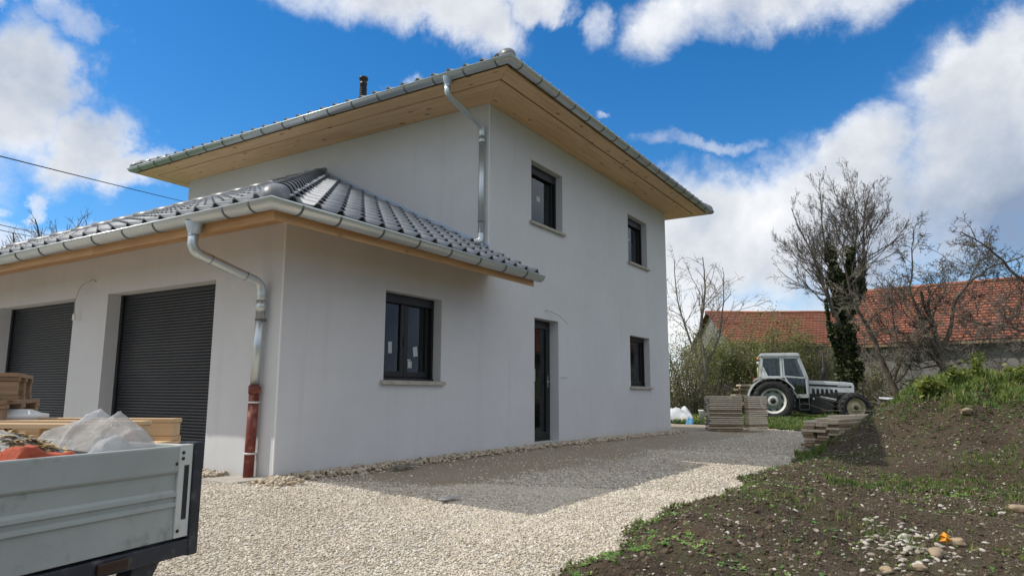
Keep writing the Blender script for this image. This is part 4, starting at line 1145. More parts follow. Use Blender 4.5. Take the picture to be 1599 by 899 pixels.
sack = drape('rubble_sack', 'grubby white woven sack sprinkled with sawdust, slumped in the truck bed', 'sack', 0.14, 1.45, -0.78, -0.045,
             mound_f(lambda X, Y, U, V: 0.640 + 0.080 * np.exp(-((X - 0.58) / 0.30) ** 2) * (1 - V * 0.2) - 0.03 * sstep(0.3, 1.0, V) + 0.02 * U), m_tarp, seed=3, amp=0.03, thick=0.003)
film = drape('plastic_film', 'crumpled clear plastic film bulging over the truck side by its corner', 'plastic film', 0.03, 0.40, -0.60, -0.035,
             mound_f(lambda X, Y, U, V: 0.655 + 0.085 * np.exp(-((X - 0.19) / 0.11) ** 2) + 0.02 * (1 - V), 5.0), m_film, seed=7, amp=0.045, n=70)
film2 = drape('plastic_film', 'stiff grey-white plastic sheet folded in front of the crumpled film', 'plastic film', 0.20, 0.44, -0.16, -0.03,
             mound_f(lambda X, Y, U, V: 0.635 + 0.055 * (1 - np.abs(U - 0.5) * 2), 6.0), m_film, seed=17, amp=0.03, n=14)
oc = drape('orange_cloth', 'crumpled orange work cloth lying on the white sack', 'cloth', 0.50, 0.78, -0.15, -0.028,
           mound_f(lambda X, Y, U, V: 0.640 + 0.014 * np.sin(X * 30), 4.0, 0.55), m_orangec, seed=23, amp=0.045, n=30, thick=0.003)
# grey card box under the film
cb = thing('cardboard_box', 'flattened grey card box under the clear film in the truck bed', 'box', t2w(0.28, -0.36, 0.0), math.atan2(TE.y, TE.x) + 0.4)
MB().hexa([(-.2, -.13, bedz + .0), (.17, -.13, bedz), (.17, .13, bedz), (-.2, .13, bedz), (-.2, -.13, 0.60), (.17, -.13, 0.69), (.17, .13, 0.66), (-.2, .13, 0.60)]).obj('box_body', m_greycard, cb, bevel=0.004)
for a, b in (((-.19, -.13), (.16, -.135)),): MB().hexa([(-.19, .132, .50), (.15, .132, .50), (.15, .14, .50), (-.19, .14, .50), (-.19, .15, .61), (.15, .15, .675), (.15, .16, .675), (-.19, .16, .61)]).obj('box_flap', m_paper, cb)
# sawdust flakes on the sack
n = 420; r_ = np.random.RandomState(8)
fx = 0.53 + r_.randn(n) * 0.07; fy = -0.20 + r_.randn(n) * 0.09
flV = []; flF = []
for i in range(n):
    x, y = fx[i], float(np.clip(fy[i], -0.62, -0.08)); U = (x - 0.14) / 1.31; V_ = (y + 0.78) / 0.735
    e = (max(0, 1 - abs(2 * U - 1) ** 3) * max(0, 1 - abs(2 * V_ - 1) ** 3)) ** 0.45
    top = 0.640 + 0.080 * math.exp(-((x - 0.58) / 0.30) ** 2) * (1 - V_ * 0.2) - 0.03 * float(sstep(0.3, 1.0, V_)) + 0.02 * U
    r1 = 1 - 2 * abs(float(vnoise(np.array(x * 6 + 3), np.array(y * 7), 3)) - 0.5); r2 = 1 - 2 * abs(float(vnoise(np.array(x * 15 + y * 6), np.array(y * 13 + 3), 6)) - 0.5)
    z = bedz + 0.01 + (top - bedz) * e + 0.03 * r1 ** 2 + 0.0135 * r2 ** 2 + 0.006
    p = t2w(x, y, z); a = r_.rand() * 6.28; L = r_.uniform(.010, .024); d = Vector((math.cos(a) * L, math.sin(a) * L, r_.uniform(-.005, .008))); q = Vector((-d.y, d.x, 0)) * r_.uniform(.2, .5)
    b0 = len(flV); flV += [p - d - q, p + d - q, p + d + q, p - d + q]; flF.append((b0, b0 + 1, b0 + 2, b0 + 3))
tag(link('sawdust', arr_mesh('sawdust', [tuple(v) for v in flV], flF, m_sawdust)), 'wood shavings strewn over the white sack', None, None, 'stuff')

# pallets
def pallet(name, label, m, loc, rot, group=None, seed=0, L=1.2, W=0.8):
    t = thing(name, label, 'pallet', loc, 0, group); t.rotation_euler = rot
    rr = random.Random(seed)
    n = 7
    for i in range(n):
        x = -L / 2 + 0.05 + i * (L - 0.10) / (n - 1); j = rr.uniform(-.006, .006)
        MB().box((x - 0.048, -W / 2 + j, 0.122), (x + 0.048, W / 2 + j, 0.144)).obj('deck_board', m, t, bevel=0.003)
    for y in (-W / 2 + 0.05, 0, W / 2 - 0.05):
        MB().box((-L / 2, y - 0.05, 0.100), (L / 2, y + 0.05, 0.1215)).obj('stringer_board', m, t, bevel=0.003)
        for x in (-L / 2 + 0.075, 0, L / 2 - 0.075):
            MB().box((x - 0.07, y - 0.045, 0.0225), (x + 0.07, y + 0.045, 0.0995)).obj('block', m, t, bevel=0.004)
        MB().box((-L / 2, y - 0.05, 0.0), (L / 2, y + 0.05, 0.022)).obj('bottom_board', m, t, bevel=0.003)
    return t
aR = math.atan2(rt.y, rt.x)
# fresh pallet lying upside down across the load: its long board on top, cross boards under it
pc = Vector((-3.22, -2.33, 0.748)) + fw0 * 0.36 - Vector((rt.x, rt.y, 0)) * 0.33
fp = pallet('pallet', 'fresh pale wooden pallet lying upside down across the load of the truck', m_palewood, pc, (math.pi, 0.0, aR + 0.02), None, 3)
base_p = Vector((-3.30, -1.72, 0)) - Vector((rt.x, rt.y, 0)) * 0.62 + fw0 * 0.25
zz = bedz + 0.002
first = None
lbl = ['old brown pallet at the very bottom of the stack on the truck', 'old brown pallet second from the bottom of the stack on the truck', 'old brown pallet in the middle of the stack on the truck',
       'old brown pallet just under the topmost one on the truck', 'old brown pallet on top of the stack on the truck, its board ends splintered']
for k in range(5):
    loc = base_p + Vector((random.uniform(-.03, .03), random.uniform(-.03, .03), zz)); rz = aR + (0.42, 0.36, 0.5, 0.40, 0.52)[k]
    if first is None: first = pallet('pallet', lbl[0], m_palletd, loc, (0, 0, rz), 'old pallets stacked on the truck', 5)
    else: dup(first, loc, (0, 0, rz), lbl[k])
    zz += 0.1462
# white tub behind the fresh pallet
tub = MB(); tub.lathe([(0.001, 0), (0.15, 0.0), (0.17, 0.02), (0.19, 0.24), (0.205, 0.25), (0.205, 0.27), (0.17, 0.275), (0.12, 0.295), (0.001, 0.30)], n=26)
to = tub.obj('plastic_tub', m_white); to.location = Vector((-3.46, -2.16, 0)) + fw0 * 0.78 - Vector((rt.x, rt.y, 0)) * 0.42 + Vector((0, 0, 0.50)) ; tag(to, 'upturned white plastic tub between the pallets on the truck', 'tub')
MB().box((-0.25, -0.25, -0.222), (0.25, 0.25, -0.002)).obj('timber_block', m_palletd, None).location = to.location
tag([o for o in bpy.data.objects if o.name.startswith('timber_block')][0], 'squared timber block under the white tub in the truck', 'timber')

# ------------------------------------------------------------------ tractor
S = 0.00355
def tx(X, Y): return ((X - 352) * S * 0.93, (870 - Y) * S)
gtz = float(g_base(22.8, -0.3)) + 0.02
tr = thing('tractor', 'white four-wheel-drive tractor with glazed cab parked on the grass', 'tractor', (23.74, -0.02, gtz - 0.10), math.atan2(rt.y, rt.x) - R_(17))
# local: +X forward, +Y away from the camera; the side we see is at -Y
HWc = 0.62
def poly(pts): return [tx(*p) for p in pts]
def agri_wheel(parent, c, r, w, rr, steer=0.0, mr=None, lugs=22, side=-1):
    e = bpy.data.objects.new('wheel', None); COL.objects.link(e); e.parent = parent; e.location = c; e.rotation_euler = (0, 0, steer)
    t = MB(); t.lathe([(rr * 0.97, -w / 2 + 0.03), (rr * 1.02, -w / 2), (r * 0.80, -w / 2 - 0.012), (r * 0.92, -w / 2 + 0.01), (r * 0.955, -w * 0.36), (r * 0.96, 0), (r * 0.955, w * 0.36), (r * 0.92, w / 2 - 0.01), (r * 0.80, w / 2 + 0.012), (rr * 1.02, w / 2), (rr * 0.97, w / 2 - 0.03)], (0, 0, 0), 'y', 40)
    for k in range(lugs):
        for s_ in (-1, 1):
            a = 2 * math.pi * (k + (0.5 if s_ > 0 else 0)) / lugs; da = 0.16
            c8 = []
            for rad in (r * 0.93, r * 1.0):
                for (yy, aa) in ((s_ * w * 0.50, a - .035), (s_ * w * 0.50, a + .035), (s_ * w * 0.02, a + da + .035), (s_ * w * 0.02, a + da - .035)):
                    c8.append((rad * math.cos(aa), yy, rad * math.sin(aa)))
            t.hexa(c8)
    t.obj('tyre', m_black, e)
    y0 = side * w / 2
    f = MB(); i_ = -side
    f.lathe([(rr * 1.0, y0), (rr * 1.0, y0 - side * 0.02), (rr * 0.86, y0 - side * 0.03), (rr * 0.84, y0 - side * 0.10), (rr * 0.80, y0 - side * 0.14)], (0, 0, 0), 'y', 36)
    f.obj('rim', mr or m_rim, e)
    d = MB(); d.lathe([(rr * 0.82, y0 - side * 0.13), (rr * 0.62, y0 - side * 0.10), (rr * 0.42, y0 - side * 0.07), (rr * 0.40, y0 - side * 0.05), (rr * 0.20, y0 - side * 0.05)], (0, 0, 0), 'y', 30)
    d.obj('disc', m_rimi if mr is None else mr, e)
    h = MB(); h.lathe([(rr * 0.40, y0 - side * 0.055), (rr * 0.385, y0 - side * 0.046), (rr * 0.21, y0 - side * 0.046)], (0, 0, 0), 'y', 24)
    for k in range(8):
        a = k * math.pi / 4; h.lathe([(0.001, y0 - side * 0.01), (0.014, y0 - side * 0.012), (0.014, y0 - side * 0.04)], (rr * 0.29 * math.cos(a), 0, rr * 0.29 * math.sin(a)), 'y', 6)
    h.obj('hub_ring', mr or m_rim, e)
    hb = MB(); hb.lathe([(0.001, y0 + side * 0.02), (rr * 0.17, y0 + side * 0.015), (rr * 0.21, y0 - side * 0.01), (rr * 0.21, y0 - side * 0.06)], (0, 0, 0), 'y', 20); hb.obj('hub', m_engine, e)
    if mr is None:
        for k in range(8):
            a = (k + .5) * math.pi / 4; c0, s0 = math.cos(a), math.sin(a)
            MB().hexa([(rr * q * math.cos(a + da), y0 - side * yy, rr * q * math.sin(a + da)) for yy in (0.075, 0.115) for q, da in ((.70, -.17), (.80, -.13), (.80, .13), (.70, .17))]).obj('rim_lug', m_engine, e)
    return e
agri_wheel(tr, (0, -0.80, 0.79), 0.80, 0.42, 0.48)
agri_wheel(tr, (0, 0.80, 0.79), 0.80, 0.42, 0.48, side=1)
agri_wheel(tr, (2.81, -0.78, 0.555), 0.56, 0.33, 0.345, 0.30, m_rimc, 18)
agri_wheel(tr, (2.81, 0.78, 0.555), 0.56, 0.33, 0.345, 0.30, m_rimc, 18, side=1)
MB().tube([(0, -0.7, 0.79), (0, 0.7, 0.79)], 0.12, 12).obj('rear_axle', m_engine, tr)
MB().tube([(2.81, -0.65, 0.55), (2.81, 0.65, 0.55)], 0.085, 12).obj('front_axle', m_engine, tr)
# driveline and engine block
eb = MB(); eb.prism(poly([(480, 610), (740, 585), (1010, 585), (1130, 590), (1180, 640), (1170, 700), (1010, 720), (980, 790), (760, 790), (480, 730)]), 'y', -0.26, 0.26)
eb.prism(poly([(760, 575), (1060, 575), (1060, 625), (900, 640), (760, 620)]), 'y', -0.34, 0.34)
eb.obj('engine', m_engine, tr, bevel=0.015)
ft_ = MB(); ft_.prism(poly([(760, 600), (900, 612), (1020, 640), (1000, 770), (760, 775)]), 'y', -0.50, -0.27); ft_.obj('fuel_tank', m_engine, tr, bevel=0.03)
MB().beam((tx(870, 598)[0], -0.42, tx(870, 598)[1]), (tx(1040, 632)[0], -0.42, tx(1040, 632)[1]), 0.05, 0.05).obj('axle_stay', m_sideh, tr)
MB().lathe([(0.001, -0.53), (0.045, -0.525), (0.045, -0.50)], (tx(797, 628)[0], 0, tx(797, 628)[1]), 'y', 14).obj('filler_cap', m_chrome, tr)
# bonnet with the black stripe and the toothed grille
hood = MB(); hw_ = 0.33
hood.prism(poly([(748, 428), (1150, 448), (1224, 458), (1238, 480), (1240, 566), (1205, 566), (1050, 560), (748, 575)]), 'y', -hw_, hw_)
hd = hood.obj('bonnet', m_tractor, tr, bevel=0.03)
MB().prism(poly([(752, 466), (1050, 478), (1208, 488), (1208, 506), (1050, 500), (752, 488)]), 'y', -hw_ - 0.006, -hw_ + 0.004).obj('stripe', m_engine, hd)
MB().prism(poly([(1065, 485), (1185, 491), (1185, 497), (1065, 492)]), 'y', -hw_ - 0.009, -hw_ - 0.0065).obj('badge', m_sideh, hd)
for k in range(6):
    X = 792 + k * 48
    MB().prism(poly([(X, 516 + k * 2), (X + 26, 518 + k * 2), (X + 30, 580), (X - 4, 580)]), 'y', -hw_ - 0.008, -hw_ + 0.004).obj('grille_slot', m_engine, hd)
MB().prism(poly([(1222, 470), (1245, 476), (1246, 560), (1222, 560)]), 'y', -hw_ + 0.05, hw_ - 0.05).obj('front_grille', m_engine, hd)
# front mudguard remnant and weight frame
MB().prism(poly([(1140, 545), (1215, 545), (1230, 575), (1140, 575)]), 'y', -0.30, 0.30).obj('weight_frame', m_engine, tr, bevel=0.01)
# exhaust and pre-cleaner
ex = MB(); xe = tx(935, 0)[0]
ex.tube([(xe, -0.12, 1.50), (xe, -0.12, 1.60), (xe, -0.12, 1.62), (xe, -0.12, 2.02), (xe, -0.12, 2.06), (xe, -0.12, 2.64)], [0.03, 0.03, 0.085, 0.085, 0.028, 0.028], 16); ex.obj('exhaust', m_engine, tr)
MB().tube([(tx(838, 0)[0], 0.1, 1.50), (tx(838, 0)[0], 0.1, 1.62), (tx(838, 0)[0], 0.1, 1.68)], [0.035, 0.035, 0.02], 10).obj('air_stack', m_engine, tr)
# cab
roof = MB(); roof.prism(poly([(232, 172), (228, 158), (250, 138), (640, 136), (668, 152), (672, 174)]), 'y', -HWc - 0.05, HWc + 0.05); roof.obj('cab_roof', m_tractor, tr, bevel=0.03)
cab = MB()
for sy in (-1, 1):
    y0, y1 = sorted((sy * HWc, sy * (HWc - 0.05)))
    def bar(p, q, w): 
        a = Vector((tx(*p)[0], 0, tx(*p)[1])); b = Vector((tx(*q)[0], 0, tx(*q)[1])); d = (b - a).normalized(); n_ = Vector((-d.z, 0, d.x)) * w * S / 2
        cab.prism([((a + n_).x, (a + n_).z), ((b + n_).x, (b + n_).z), ((b - n_).x, (b - n_).z), ((a - n_).x, (a - n_).z)], 'y', y0, y1)
    bar((258, 172), (232, 392), 26); bar((250, 182), (660, 182), 14); bar((462, 176), (466, 392), 22); bar((262, 290), (305, 388), 20)
    bar((245, 392), (500, 392), 16); bar((655, 178), (738, 408), 20); bar((738, 400), (738, 596), 20)
    cab.prism(poly([(240, 300), (262, 290), (305, 388), (232, 392)]), 'y', y0, y1)
cab.prism(poly([(655, 174), (672, 174), (755, 405), (738, 408)]), 'y', -HWc + 0.051, -HWc + 0.09); cab.prism(poly([(655, 174), (672, 174), (755, 405), (738, 408)]), 'y', HWc - 0.09, HWc - 0.051)
for X, Y in ((252, 182), (655, 182)): cab.box((tx(X, Y)[0] - 0.03, -HWc + 0.051, tx(X, Y)[1] - 0.03), (tx(X, Y)[0] + 0.03, HWc - 0.051, tx(X, Y)[1] + 0.03))
cab.obj('cab_frame', m_tractor, tr)
for sy in (-1, 1):
    dr = MB(); y0, y1 = sorted((sy * (HWc + 0.012), sy * (HWc - 0.02)))
    def dbar(p, q, w):
        a = Vector((tx(*p)[0], 0, tx(*p)[1])); b = Vector((tx(*q)[0], 0, tx(*q)[1])); d = (b - a).normalized(); n_ = Vector((-d.z, 0, d.x)) * w * S / 2
        a = a - d * w * S * 0.4; b = b + d * w * S * 0.4
        dr.prism([((a + n_).x, (a + n_).z), ((b + n_).x, (b + n_).z), ((b - n_).x, (b - n_).z), ((a - n_).x, (a - n_).z)], 'y', y0, y1)
    dbar((486, 188), (645, 188), 13); dbar((486, 188), (492, 385), 13); dbar((645, 188), (722, 405), 13); dbar((492, 385), (722, 405), 13)
    dbar((495, 392), (612, 584), 13); dbar((612, 584), (730, 584), 13); dbar((724, 405), (730, 584), 13)
    dd = dr.obj('door', m_tractor, tr)
    y_ = sy * (HWc - 0.004); e_ = 0.004
    MB().prism(poly([(495, 196), (637, 196), (710, 396), (500, 378)]), 'y', y_ - e_, y_ + e_).obj('pane', m_glass, dd)
    MB().prism(poly([(512, 400), (716, 412), (722, 576), (616, 576)]), 'y', y_ - e_, y_ + e_).obj('pane', m_glass, dd)
    MB().prism(poly([(272, 190), (450, 190), (455, 384), (312, 384), (266, 290)]), 'y', sy * (HWc - 0.025) - e_, sy * (HWc - 0.025) + e_).obj('side_pane', m_glass, tr)
    # mudguard arch
    arch = MB(); pr_ = []
    for k in range(13):
        a = math.radians(168 - k * 11.5); pr_.append((0.865 * math.cos(a), 0.79 + 0.865 * math.sin(a) * 1.0))
    outer = [(x * 1.05, 0.79 + (z - 0.79) * 1.05) for x, z in pr_]
    y0, y1 = sorted((sy * 1.02, sy * 0.56))
    for k in range(12):
        arch.prism([pr_[k], pr_[k + 1], outer[k + 1], outer[k]], 'y', y0, y1)
    arch.obj('mudguard', m_tractor, tr)
    gd = MB(); gd.prism([tx(160, 440), tx(190, 402), tx(440, 398), tx(500, 440), tx(480, 420), tx(430, 412), tx(200, 418)], 'y', *sorted((sy * 1.03, sy * 0.60))); gd.obj('mudguard_lip', m_sideh, tr)
    # steps
    st_ = MB()
    for X0 in (640, 742): st_.box((tx(X0, 0)[0] - .012, min(sy * .72, sy * .70), tx(0, 742)[1]), (tx(X0, 0)[0] + .012, max(sy * .72, sy * .70), tx(0, 600)[1]))
    for Y0 in (680, 738): st_.box((tx(640, 0)[0], min(sy * .74, sy * .56), tx(0, Y0)[1] - .012), (tx(742, 0)[0], max(sy * .74, sy * .56), tx(0, Y0)[1] + .012))
    st_.obj('step', m_bracket, tr)
MB().prism(poly([(610, 592), (750, 592), (752, 612), (615, 616)]), 'y', -HWc - 0.005, HWc + 0.005).obj('cab_floor', m_sideh, tr)
MB().prism(poly([(300, 395), (505, 395), (615, 590), (480, 600), (380, 520), (300, 500)]), 'y', -0.55, 0.55).obj('cab_base', m_engine, tr)
MB().prism(poly([(735, 405), (755, 405), (755, 590), (735, 590)]), 'y', -HWc + 0.06, HWc - 0.06).obj('bulkhead', m_engine, tr)
x0, z0 = tx(300, 388)
se = MB(); se.box((-0.08, -0.24, 1.60), (0.36, 0.24, 1.75)); se.prism([(-0.16, 1.62), (-0.04, 1.70), (-0.10, 2.10), (-0.20, 2.10)], 'y', -0.22, 0.22); se.obj('seat', m_seat, tr, bevel=0.04)
sw = MB(); sw.tube([(0.78 + 0.10 * math.cos(a), 0.19 * math.sin(a), 1.90 - 0.16 * math.cos(a)) for a in [k * math.pi / 8 for k in range(17)]], 0.014, 6, cap=False); sw.tube([(0.78, 0, 1.90), (1.02, 0, 1.55)], 0.02, 6); sw.obj('steering_wheel', m_seat, tr)
y_ = -HWc + 0.04
lamp = MB(); lamp.lathe([(0.001, 0.07), (0.03, 0.065), (0.045, 0.0), (0.05, -0.02)], (tx(214, 0)[0], y_, tx(0, 196)[1]), 'z', 16); lamp.obj('beacon', m_orange, tr)
MB().tube([(tx(214, 0)[0], y_, tx(0, 202)[1]), (tx(228, 0)[0], y_, tx(0, 215)[1]), (tx(250, 0)[0], y_, tx(0, 215)[1])], 0.012, 6).obj('beacon_arm', m_engine, tr)
MB().lathe([(0.001, -0.05), (0.05, -0.04), (0.06, 0.0), (0.035, 0.04), (0.001, 0.05)], (tx(212, 0)[0], y_, tx(0, 242)[1]), 'x', 16).obj('work_lamp', m_white, tr)
MB().tube([(tx(206, 0)[0], y_, tx(0, 290)[1]), (tx(206, 0)[0], y_, tx(0, 395)[1])], 0.022, 8).obj('roll_bar', m_yellowp, tr)
MB().box((tx(160, 0)[0] - .03, -0.9, tx(0, 425)[1]), (tx(160, 0)[0] + .01, -0.75, tx(0, 400)[1])).obj('tail_lamp', m_red, tr)

# ------------------------------------------------------------------ timber on the ground
def board_obj(parent, a, b, w, h, m, nm='board'):
    return MB().beam(a, b, w, h).obj(nm, m, parent, bevel=min(w, h) * 0.16)
# nearly square stack of rough boards in two bundles
rr = random.Random(12)
cen = Vector((14.45, -1.05, 0)); gz0 = float(g_base(14.4, -1.0)) + 0.02
sd1 = Vector((0.53, -0.85, 0)); 
pA = Vector((13.60, -0.56, 0)); pB = Vector((14.02, -1.27, 0)); pC = Vector((14.62, -1.62, 0))
st1 = thing('timber_stack', 'waist-high square stack of thin weathered boards beside the tractor', 'timber stack', (pB.x, pB.y, gz0))
uA = (pA - pB); uC = (pC - pB)
uA3 = uA.normalized(); nA = Vector((-uA3.y, uA3.x, 0)); nA = nA if nA.dot(fw0) > 0 else -nA
W2_ = uC.length * 0.98
for k in range(17):
    z = 0.025 + k * 0.0535
    # long boards whose edges we see on the left face
    off = rr.uniform(-.015, .015)
    for q in range(3):
        s0 = nA * (0.045 + off + q * (0.72 / 3) * 1.0)
        L0 = uA.length
        a = s0 + uA3 * (rr.uniform(-.03, .02)) + Vector((0, 0, z)); b = s0 + uA3 * (L0 + rr.uniform(-.02, .03)) + Vector((0, 0, z + rr.uniform(-.006, .006)))
        board_obj(st1, a, b, 0.20, 0.036, m_oldwood if rr.random() > 0.35 else m_darkwood)
    # spacer ends jutting out on the right face
    for q in range(2):
        s0 = nA * (0.10 + q * 0.48) - uA3 * 0.03
        board_obj(st1, s0 + Vector((0, 0, z + 0.026)), s0 + uA3 * 0.12 + Vector((0, 0, z + 0.026)), 0.05, 0.017, m_darkwood, 'sticker')
sk = MB().box((-0.02, -0.02, -0.04), (0.02, 0.02, 0.0)); 
# second bundle standing tight to the first
st1b = thing('timber_stack', 'second bundle of thin grey boards standing behind the corner of the square stack', 'timber stack', (pB.x + 0.0, pB.y, gz0))
uC3 = uC.normalized()
for k in range(17):
    z = 0.022 + k * 0.0535
    s0 = uC3 * (-0.05 + rr.uniform(-.01, .012)) - uA3 * 0.155
    a = s0 + Vector((0, 0, z + rr.uniform(-.004, .004))); b = s0 + uC3 * (W2_ + rr.uniform(-.02, .03)) + Vector((0, 0, z + 0.008 * math.sin(k)))
    board_obj(st1b, a, b, 0.15, 0.040, m_oldwood if rr.random() > 0.2 else m_darkwood)
lb = board_obj(None, (13.45, -0.75, gz0 + 0.012), (13.98, -1.38, gz0 + 0.012), 0.06, 0.03, m_darkwood, 'ground_batten'); tag(lb, 'dark batten lying on the gravel at the foot of the square timber stack', 'batten')

# low stack of long planks at the edge of the bank
gz1 = float(g_base(9.6, -3.7))
pl = thing('plank_stack', 'low stack of long weathered planks at the grassy edge of the dirt bank', 'plank stack', (9.05, -3.66, gz1))
dirp = Vector((3.05, -0.82, 0)).normalized(); npv = Vector((dirp.y, -dirp.x, 0))
if npv.dot(Vector((0, -1, 0))) < 0: npv = -npv
z = 0.0
for k in range(11):
    h = 0.045; z += h + 0.006
    short = k < 5
    for q in range(3 if k > 4 else 2):
        L = (1.3 if short else 2.6) + rr.uniform(-.25, .25) + (0.5 if k > 8 else 0)
        a = dirp * rr.uniform(-.10, .06) + npv * (0.02 + q * 0.235 + rr.uniform(-.01, .02)) + Vector((0, 0, z - h / 2))
        if k == 10 and q == 0: continue
        dd_ = (dirp + npv * rr.uniform(-.02, .03)).normalized()
        board_obj(pl, a, a + dd_ * L + Vector((0, 0, rr.uniform(-.005, .01))), 0.22, h, (m_oldwood if rr.random() > 0.35 or k > 8 else m_darkwood), 'plank')
a = npv * 0.35 + dirp * 0.35 + Vector((0, 0, z + 0.028)); board_obj(pl, a, a + (dirp + npv * 0.10) * 2.6, 0.23, 0.042, m_oldwood, 'plank')

# slab under the downpipe
sl = MB().hexa([(-0.40, 0.10, -0.03), (-0.02, 0.06, -0.02), (-0.01, 0.52, -0.02), (-0.38, 0.66, -0.03), (-0.40, 0.10, 0.014), (-0.02, 0.06, 0.030), (-0.01, 0.52, 0.030), (-0.38, 0.66, 0.016)]).obj('splash_slab', m_stone, None, bevel=0.006)
tag(sl, 'thin broken concrete slab under the foot of the red-brown downpipe', 'slab')
for (x, y, r0, lb_) in ((0.30, -2.05, 0.09, 'pale splash of dried mortar on the sunlit gravel by the garage corner'), (1.55, -0.42, 0.12, 'dark roof-felt scrap lying at the foot of the garage wall')):
    n_ = 30; z0_ = float(g_base(x, y)) + (0.030 if 'mortar' in lb_ else 0.05)
    vs = [(x + r0 * 1.9 * math.cos(a) * rr.uniform(.45, 1.1), y + r0 * 0.7 * math.sin(a) * rr.uniform(.35, 1.15), z0_) for a in [k * 2 * math.pi / n_ for k in range(n_)]]
    mb = MB(); mb.add(vs + [(v[0], v[1], v[2] + 0.006) for v in vs], [tuple(range(n_, 2 * n_))] + [(i, (i + 1) % n_, (i + 1) % n_ + n_, i + n_) for i in range(n_)])
    sc_o = mb.obj('mortar_patch' if 'mortar' in lb_ else 'felt_scrap', mat('mortar', (0.42, 0.42, 0.41), 0.95) if 'mortar' in lb_ else m_greycard, None); tag(sc_o, lb_, 'mortar patch' if 'mortar' in lb_ else 'felt scrap')

# ------------------------------------------------------------------ trees, shrubs
class Twigs:
    """collects tapering polylines and turns them into one mesh of thin tubes"""
    def __init__(s): s.V = []; s.F = []; s.n = 0
    def line(s, pts, r0, r1, k):
        P = np.asarray(pts, float); m = len(P)
        D = np.gradient(P, axis=0); D /= np.linalg.norm(D, axis=1)[:, None] + 1e-9
        ref = np.array([0.31, 0.2, 0.93]); A = np.cross(D, ref); A /= np.linalg.norm(A, axis=1)[:, None] + 1e-9; B = np.cross(D, A)
        R = np.linspace(r0, r1, m)[:, None]
        an = np.arange(k) * 2 * math.pi / k
        ring = P[:, None, :] + R[:, None] * (A[:, None, :] * np.cos(an)[None, :, None] + B[:, None, :] * np.sin(an)[None, :, None])
        s.V.append(ring.reshape(-1, 3))
        i, j = np.meshgrid(np.arange(m - 1), np.arange(k), indexing='ij'); a = i * k + j; b = i * k + (j + 1) % k
        s.F.append(np.stack([a, b, b + k, a + k], -1).reshape(-1, 4) + s.n); s.n += m * k
    def obj(s, name, m, parent=None):
        return link(name, arr_mesh(name, np.concatenate(s.V), np.concatenate(s.F), m, smooth=True), parent)

def grow(tw, p, d, L, r, lev, rnd, prm, tips, maxlev, limbs=None):
    """one branch with wander, then its children"""
    n = max(4, int(L / prm['seg'])) if lev < maxlev else 4
    pts = [np.array(p)]; d = np.array(d, float); d /= np.linalg.norm(d)
    for i in range(n):
        d = d + rnd.randn(3) * prm['wander'] * (0.6 + 0.25 * lev) + np.array([0, 0, prm['up'][min(lev, len(prm['up']) - 1)]]); d /= np.linalg.norm(d)
        pts.append(pts[-1] + d * L / n)
    k = 8 if lev == 0 else (6 if lev == 1 else (4 if lev == 2 else 3))
    tgt = limbs if (limbs is not None and lev <= prm.get('limb_lev', 1)) else tw
    tgt.line(pts, r, r * (0.45 if lev < maxlev else 0.5), k)
    if lev >= 1: tips.append((pts[-1], lev)); tips.append((pts[len(pts) // 2], lev))
    if lev >= maxlev: return
    nc = prm['kids'][lev]
    for c in range(nc):
        t = rnd.uniform(prm['from'][lev], 1.0); q = t * n; i0 = min(int(q), n - 1); pp = pts[i0] + (pts[i0 + 1] - pts[i0]) * (q - i0)
        base = pts[i0 + 1] - pts[i0]; base /= np.linalg.norm(base)
        o = np.cross(base, rnd.randn(3)); o /= np.linalg.norm(o)
        a = math.radians(rnd.uniform(*prm['ang'][lev]))
        nd = base * math.cos(a) + o * math.sin(a)
        LL = L * prm['len'][lev] * rnd.uniform(0.6, 1.15) * (1.15 - 0.5 * t)
        grow(tw, pp, nd, LL, max(prm.get('rmin', .006), r * (1 - 0.55 * t) * prm['rad'][lev]), lev + 1, rnd, prm, tips, maxlev, limbs)

def leaves(name, P, size, m, parent, seed, spread=(0, 0, 0), flat=0.5, tintf=None, aspect=0.6):
    r = np.random.RandomState(seed); n = len(P); P = P + r.randn(n, 3) * np.array(spread)
    a = r.randn(n, 3); a[:, 2] *= flat; a /= np.linalg.norm(a, axis=1)[:, None]; b = np.cross(a, r.randn(n, 3)); b /= np.linalg.norm(b, axis=1)[:, None] + 1e-9
    s = size * r.uniform(0.6, 1.4, n)[:, None]
    V = np.stack([P - a * s, P + b * s * aspect, P + a * s, P - b * s * aspect], 1).reshape(-1, 3)
    F = np.arange(4 * n).reshape(-1, 4); t = np.repeat(np.clip(r.rand(n) if tintf is None else tintf(P, r), 0, 1), 4)
    return link(name, arr_mesh(name, V, F, m, tint=t), parent)

